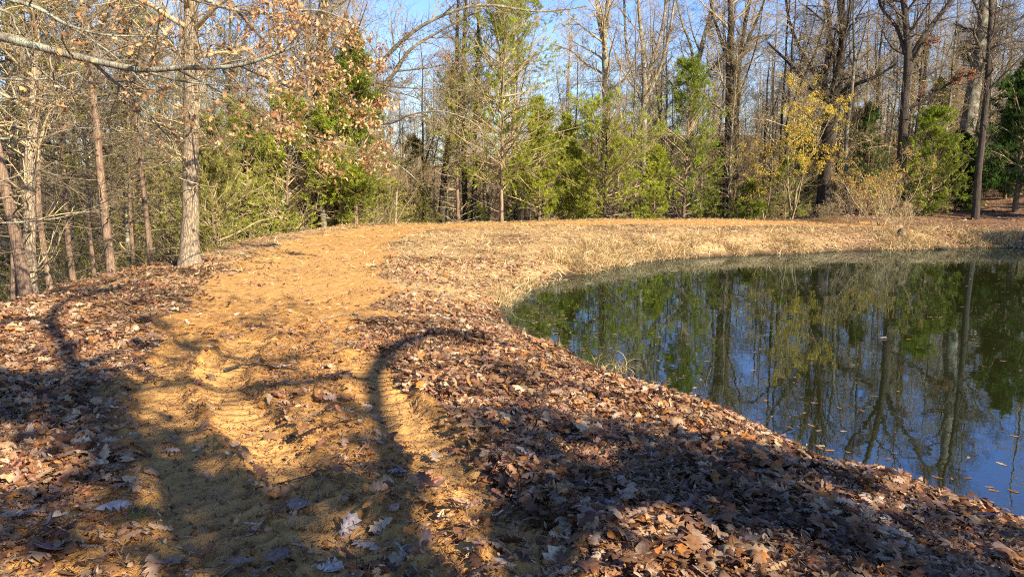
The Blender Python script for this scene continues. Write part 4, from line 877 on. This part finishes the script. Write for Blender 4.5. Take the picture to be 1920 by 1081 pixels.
tuft(1120, 690, .42, 8, .06, 'few long arching blades just left of the upright tuft at the water', 2, lean=.6)
tuft(930, 560, .55, 130, .28, 'big straw-coloured tuft leaning over the narrow left end of the pond', 3, wid=.004, lean=1.0)
tuft(955, 535, .45, 90, .22, 'second straw tuft just behind the big one at the left end of the pond', 4, wid=.004, lean=1.0)
tuft(1450, 462, .6, 110, .35, 'tall pale grass clump overhanging the far shore left of the thick black oak', 5, wid=.007, lean=.9)
tuft(1500, 462, .55, 110, .35, 'pale grass clump on the far shore below the thick black oak', 6, wid=.007, lean=.9)
tuft(1280, 474, .5, 90, .3, 'straw grass clump on the far shore below the ragged cedar', 7, wid=.006, lean=.9)
tuft(1320, 780, .22, 14, .05, 'short arching blades drooping over the water edge right of the upright tuft', 8, lean=1.2)
tuft(270, 958, .07, 60, .06, 'small patch of green grass sprouting through the leaves at lower left', 9, cols=np.array([(.16, .22, .05), (.22, .26, .07)]), lean=.8)
tuft(1210, 925, .08, 70, .07, 'small olive grass patch among the shaded leaves of the near bank', 10, cols=np.array([(.16, .17, .05), (.24, .22, .09)]), lean=.8)

# ------------------------------------------------------------------ sticks, snag, log, stump, big single leaves
def stick(pts, r0, r1, label, mat, name='stick', lift=.012, cat='stick', twigs=()):
    w3 = [ground_px(*p) for p in pts]; w3 = [np.array([p[0], p[1], float(height(p[0], p[1])) + lift + r0]) for p in w3]; o0 = w3[0].copy(); mb = MB()
    Pp = catmull([p - o0 for p in w3], 5); Pp = Pp + RNG(int(pts[0][0])).normal(0, r0 * .25, Pp.shape); tubes(mb, Pp, np.linspace(r0, r1, len(Pp)), 7)
    for i_, dx, dy in twigs: tubes(mb, np.stack([Pp[i_], Pp[i_] + np.array([dx * .5, dy * .5, .01]), Pp[i_] + np.array([dx, dy, .0])]), np.array([r1, r1 * .8, r1 * .4]), 5)
    o = mb.build(name, mat); o.location = o0; return tag(o, label, cat)
stick([(922, 953), (938, 946), (955, 935)], .007, .005, 'short bleached stick lying on the orange dirt at lower centre', M_PALE)
stick([(742, 1005), (760, 1040), (785, 1078)], .006, .005, 'dark curved stick running off the bottom edge of the picture', M_GREY, twigs=((3, .05, .03),))
stick([(1040, 785), (1090, 792), (1150, 806)], .007, .004, 'long thin grey stick on the sunlit leaves of the near bank', M_GREY, twigs=((4, .08, .02),))
stick([(985, 868), (1010, 850), (1065, 838)], .005, .003, 'slender tan twig where the track meets the shaded leaves', M_PALE)
stick([(480, 922), (560, 898), (610, 880)], .004, .002, 'thin dark twig lying across the shaded wheel rut', M_OAK)
stick([(420, 690), (470, 684), (560, 690)], .011, .007, 'brown stick lying across the middle of the track in the shadow band', M_OAK)
stick([(500, 682), (520, 688), (545, 686)], .012, .009, 'short thick pale piece of branch beside the brown stick on the track', M_TAN)
stick([(1050, 960), (1120, 975), (1180, 962)], .006, .003, 'bent tan twig among churned earth near the bottom edge', M_PALE, twigs=((3, .04, .05),))
stick([(1220, 800), (1290, 822), (1370, 850)], .005, .003, 'long straight twig on the near bank parallel to the water edge', M_TAN)
stick([(600, 597), (640, 590), (680, 591)], .008, .004, 'weathered twig on the sunlit track below the bend', M_GREY)
stick([(355, 500), (345, 506), (300, 503)], .010, .004, 'grey twig lying at the foot of the straight pale trunk', M_GREY)
# broken pale snag and the pole leaning on it
D = 25.5; b = base_at(741, D); mb = MB(); q = [at(x, y, D) - b for x, y in ((741, 428), (742, 405), (743, 385), (744, 364))]; tubes(mb, catmull(q, 4), np.linspace(.04, .03, 13), 8)
tubes(mb, np.array([q[3], q[3] + np.array([.02, 0, .14])]), np.array([.035, .008]), 6); tubes(mb, np.array([q[2], q[2] + np.array([-.12, 0, .16])]), np.array([.02, .012]), 5)
o = mb.build('snag', M_TAN); o.location = b; tag(o, 'short broken bleached snag standing upright left of the track bend', 'dead trunk')
mb = MB(); q = [at(x, y, D - .1) - b for x, y in ((700, 428), (718, 408), (738, 380))]; tubes(mb, catmull(q, 4), np.linspace(.05, .03, 9), 8); o = mb.build('leaning_pole', M_TAN); o.location = b; tag(o, 'bleached dead pole leaning against the broken snag', 'dead branch')
# half-sunk log with a forked branch at the far shore
b = at(1740, 462, 24.0); b[2] = .02; mb = MB()
q = [at(x, y, 24.0) - at(1740, 462, 24.0) + np.array([0, dy, 0]) for x, y, dy in ((1705, 454, .5), (1725, 453, .3), (1748, 457, .1), (1775, 464, -.1))]; tubes(mb, catmull(q, 4), np.linspace(.09, .05, 13), 8)
q = [at(x, y, 24.0) - at(1740, 462, 24.0) + np.array([0, dy, 0]) for x, y, dy in ((1690, 463, .2), (1715, 459, .3), (1735, 456, .2))]; tubes(mb, catmull(q, 4), np.linspace(.03, .05, 9), 7)
o = mb.build('log', M_OAK); o.location = b; tag(o, 'black half-sunk log with a side branch at the far waterline', 'log')
b = at(1685, 458, 24.6); b[2] = float(height(b[0], b[1])); mb = MB(); tubes(mb, np.array([(0, 0, -.1), (0, 0, .1), (.03, 0, .25), (.06, 0, .33)]), np.array([.14, .10, .08, .02]), 9)
for a in range(5): tubes(mb, np.array([(0, 0, .06), (cos(a * 1.3) * .2, sin(a * 1.3) * .2, .0), (cos(a * 1.3) * .32, sin(a * 1.3) * .32, -.05)]), np.array([.06, .04, .02]), 6)
o = mb.build('stump', M_OAK); o.location = b; tag(o, 'small dark jagged stump on the far waterline left of the log', 'stump')
# single leaves that stand out
def leaf(px, py, L, colr, label, q, tilt=(0, 0), rz=0, wd=1.0, lift=.035):
    p = ground_px(px, py); tv, tf = TMPL[q]; mb = MB().add(tv * np.array([L, L * wd, L]), tf, np.tile(colr, (len(tv), 1)))
    st = np.array([(-.5 * L, 0, 0), (-.62 * L, .01 * L, .02), (-.75 * L, .03 * L, .01)]); tubes(mb, st, np.array([.0014, .0012, .001]), 4, None)
    mb.C[-1] = np.tile(np.array(colr, np.float32) * .7, (len(mb.V[-1]), 1))
    o = mb.build('oak_leaf', M_LEAF); o.location = (p[0], p[1], float(height(p[0], p[1])) + lift); o.rotation_euler = (tilt[0], tilt[1], rz); return tag(o, label, 'leaf', 'large single oak leaves')
leaf(655, 975, .15, (.42, .36, .36), 'grey-lilac oak leaf propped up on the shaded earth near the bottom centre', 2, (.7, -.5), 1.2)
leaf(100, 1030, .19, (.50, .24, .20), 'largest pink-red oak leaf in the bottom left corner', 1, (.3, .2), 2.2, 1.2)
leaf(215, 955, .16, (.40, .36, .36), 'pale grey oak leaf lying above the pink-red one at lower left', 0, (.15, .0), .4)
leaf(1262, 1012, .16, (.56, .50, .42), 'pale cream oak leaf with long lobes at the bottom right of centre', 0, (.1, .15), .1)
leaf(1140, 945, .15, (.50, .47, .46), 'bluish-white oak leaf on edge among the shaded bank leaves', 3, (.9, .3), 1.9)
leaf(320, 831, .11, (.36, .28, .24), 'lone brown oak leaf on the bare dirt of the left wheel track', 0, (.1, .0), .2)
leaf(620, 1068, .13, (.52, .46, .40), 'pale curled oak leaf at the very bottom edge left of centre', 2, (.3, .2), .9)
leaf(800, 1030, .13, (.55, .28, .18), 'salmon-coloured leaf standing on the sunlit earth at bottom centre', 2, (.9, -.4), 1.4)
leaf(772, 1000, .09, (.60, .22, .05), 'small bright orange leaf behind the salmon-coloured one', 1, (1.0, .2), .6)
leaf(1215, 1045, .14, (.58, .20, .05), 'bright orange leaf in the sun patch at the bottom edge right of centre', 3, (.5, .5), 2.6)
leaf(745, 888, .12, (.36, .34, .36), 'grey oak leaf with thin lobes lying in the right wheel rut', 0, (.05, .1), 2.8)
leaf(1645, 792, .12, (.42, .34, .26), 'brown oak leaf floating alone on the blue water', 0, (0, 0), .5, 1, .01).location.z = .012

# ------------------------------------------------------------------ the trees behind the photographer that throw the foreground shadows
def cast(px, py, h):
    p = ground_px(px, py); p[2] = float(height(p[0], p[1], False)); return p + SV * (h / SV[2])
b = np.array([8.0, -3.6, 0.]); b[2] = float(height(b[0], b[1], False))
tk = MB(); li = MB(); lv = MB(); rng = RNG(31)
zz = np.linspace(-.3, 6.3, 12); Pt = np.stack([.03 * np.sin(zz * .9), .0 * zz, zz], -1); tubes(tk, Pt, np.interp(zz, [-.3, .5, 5, 6.3], [.5, .36, .28, .22]), 14)
def climb(pts, w0, w1, h0, h1, start=None):
    n = len(pts); Q = [cast(px, py, h0 + (h1 - h0) * i / (n - 1)) - b for i, (px, py) in enumerate(pts)]
    if start is not None:
        s = np.array(start, float); Q = [s, s * .5 + Q[0] * .5 + np.array([0, 0, .4])] + Q
    Pp = catmull(Q, 6); tubes(li, Pp, np.linspace(w0, w1, len(Pp)), 9); return Pp, np.linspace(w0, w1, len(Pp))
S1 = climb([(1000, 1400), (820, 1100), (755, 1010), (745, 930), (740, 860), (722, 780), (706, 715), (712, 685)], .12, .08, 6.2, 6.8, (0, 0, 6.0))
S2 = climb([(712, 685), (735, 655), (770, 638), (820, 628), (870, 632), (960, 652)], .085, .035, 6.8, 7.5)
S3 = climb([(708, 705), (650, 700), (580, 712), (500, 718), (420, 722), (330, 712), (250, 690)], .065, .03, 6.8, 7.5)
S4 = climb([(735, 800), (690, 770), (650, 755), (560, 700)], .03, .012, 6.6, 7.1)
S5 = climb([(1000, 1400), (650, 1100), (450, 965), (300, 855), (205, 775), (150, 705), (118, 655), (98, 620), (100, 590), (135, 562), (215, 542), (290, 520), (360, 512)], .13, .035, 6.3, 8.2, (0, 0, 6.1))
S6 = climb([(96, 605), (40, 600), (-40, 615)], .06, .04, 7.4, 7.6)
S7 = climb([(150, 690), (250, 650), (380, 640), (480, 625), (620, 622)], .03, .012, 6.8, 7.4)
S8 = climb([(280, 600), (330, 625), (420, 660), (520, 680)], .035, .02, 7.0, 7.3)
ends = []
for Pp, Rr in (S2, S3, S4, S5, S7, S8):
    L2, Q2 = grow(rng, Pp[None], Rr[None], 14, (.25, 1), 1.0, 48, 5, .5, .0, .2, .35, .006, rmax=.026); tubes(li, L2, Q2, 4); L3, Q3 = grow(rng, L2, Q2, 4, (.2, 1), -.5, 45, 4, .6, 0, .2, .4, .003); tubes(li, L3, Q3, 3); ends.append(L3[:, -1])
def mass(poly, h0, h1, dens, size=.13, soft=.08, gate=.36):
    P = np.array([ground_px(*p)[:2] for p in poly]); lo = P.min(0) - .1; hi = P.max(0) + .1; A = (hi - lo).prod(); n = int(A * dens); xy = rng.uniform(lo, hi, (n, 2))
    xy = xy[inside(xy[:, 0] + rng.normal(0, soft, n), xy[:, 1] + rng.normal(0, soft, n), P)]; xy = xy[fbm(xy[:, 0] * 1.7, xy[:, 1] * 1.7, 19, 3) > gate + rng.normal(0, .05, len(xy))]; h = rng.uniform(h0, h1, len(xy)); p = np.c_[xy, height(xy[:, 0], xy[:, 1], False)] + SV[None] * (h / SV[2])[:, None] - b
    c_ = np.array(GR['deep'])[rng.integers(0, 4, len(p))]; stamp(lv, *far_leaf(), p, frames(rng, norm(rng.normal(size=p.shape))), size * rng.uniform(.7, 1.5, len(p)), c_); return p
mass([(-160, 700), (60, 705), (190, 690), (225, 725), (245, 770), (270, 790), (330, 800), (410, 850), (430, 905), (500, 920), (560, 890), (640, 905), (700, 875), (745, 860), (735, 915), (690, 925), (590, 940), (620, 1000), (720, 1030), (830, 1075), (820, 1200), (560, 1200), (420, 1010), (350, 960), (260, 890), (170, 868), (120, 830), (60, 800), (-160, 790)], 6, 8, 520, .17, .14, .34)
mass([(350, 960), (420, 1010), (560, 1200), (330, 1300), (330, 1090), (230, 1040), (120, 1060), (-60, 1010), (-60, 935), (80, 915), (200, 925), (260, 890)], 6, 8, 240, .15)
mass([(850, 785), (985, 765), (1150, 795), (1400, 850), (1640, 905), (1830, 965), (2000, 1010), (2100, 1200), (1450, 1200), (1290, 1060), (1180, 985), (1060, 950), (960, 905), (930, 850), (880, 820)], 6, 8, 330, .15, .18, .38)
mass([(800, 660), (900, 670), (1010, 700), (1200, 760), (950, 745), (850, 720)], 6.5, 8, 110, .13, .2)
mass([(290, 610), (400, 655), (540, 670), (560, 690), (450, 690), (330, 690), (250, 660)], 6.5, 8, 90)
mass([(860, 960), (960, 950), (1060, 990), (1100, 1070), (980, 1060), (880, 1010)], 6, 7.5, 160)
for cx, cy in ((380, 640), (480, 600), (560, 665), (300, 600), (640, 760), (700, 820)): mass([(cx - 45, cy), (cx, cy - 12), (cx + 50, cy + 3), (cx + 5, cy + 14)], 6.5, 8, 260)
mass([(560, 760), (640, 745), (740, 760), (730, 800), (760, 850), (640, 870), (600, 820)], 6.5, 8, 110, .12, .25)
mass([(300, 560), (420, 540), (560, 560), (700, 590), (560, 600), (420, 590)], 6.5, 8, 55, .12, .25)
mass([(0, 640), (90, 650), (260, 640), (300, 690), (60, 690)], 6.5, 8, 90, .12, .2)
place('evergreen_oak', b, [('trunk', tk, M_OAK), ('limbs', li, M_OAK), ('leaves', lv, M_FOL)], 'broad evergreen oak standing behind the photographer, seen only by its shadow over the track', 'tree')
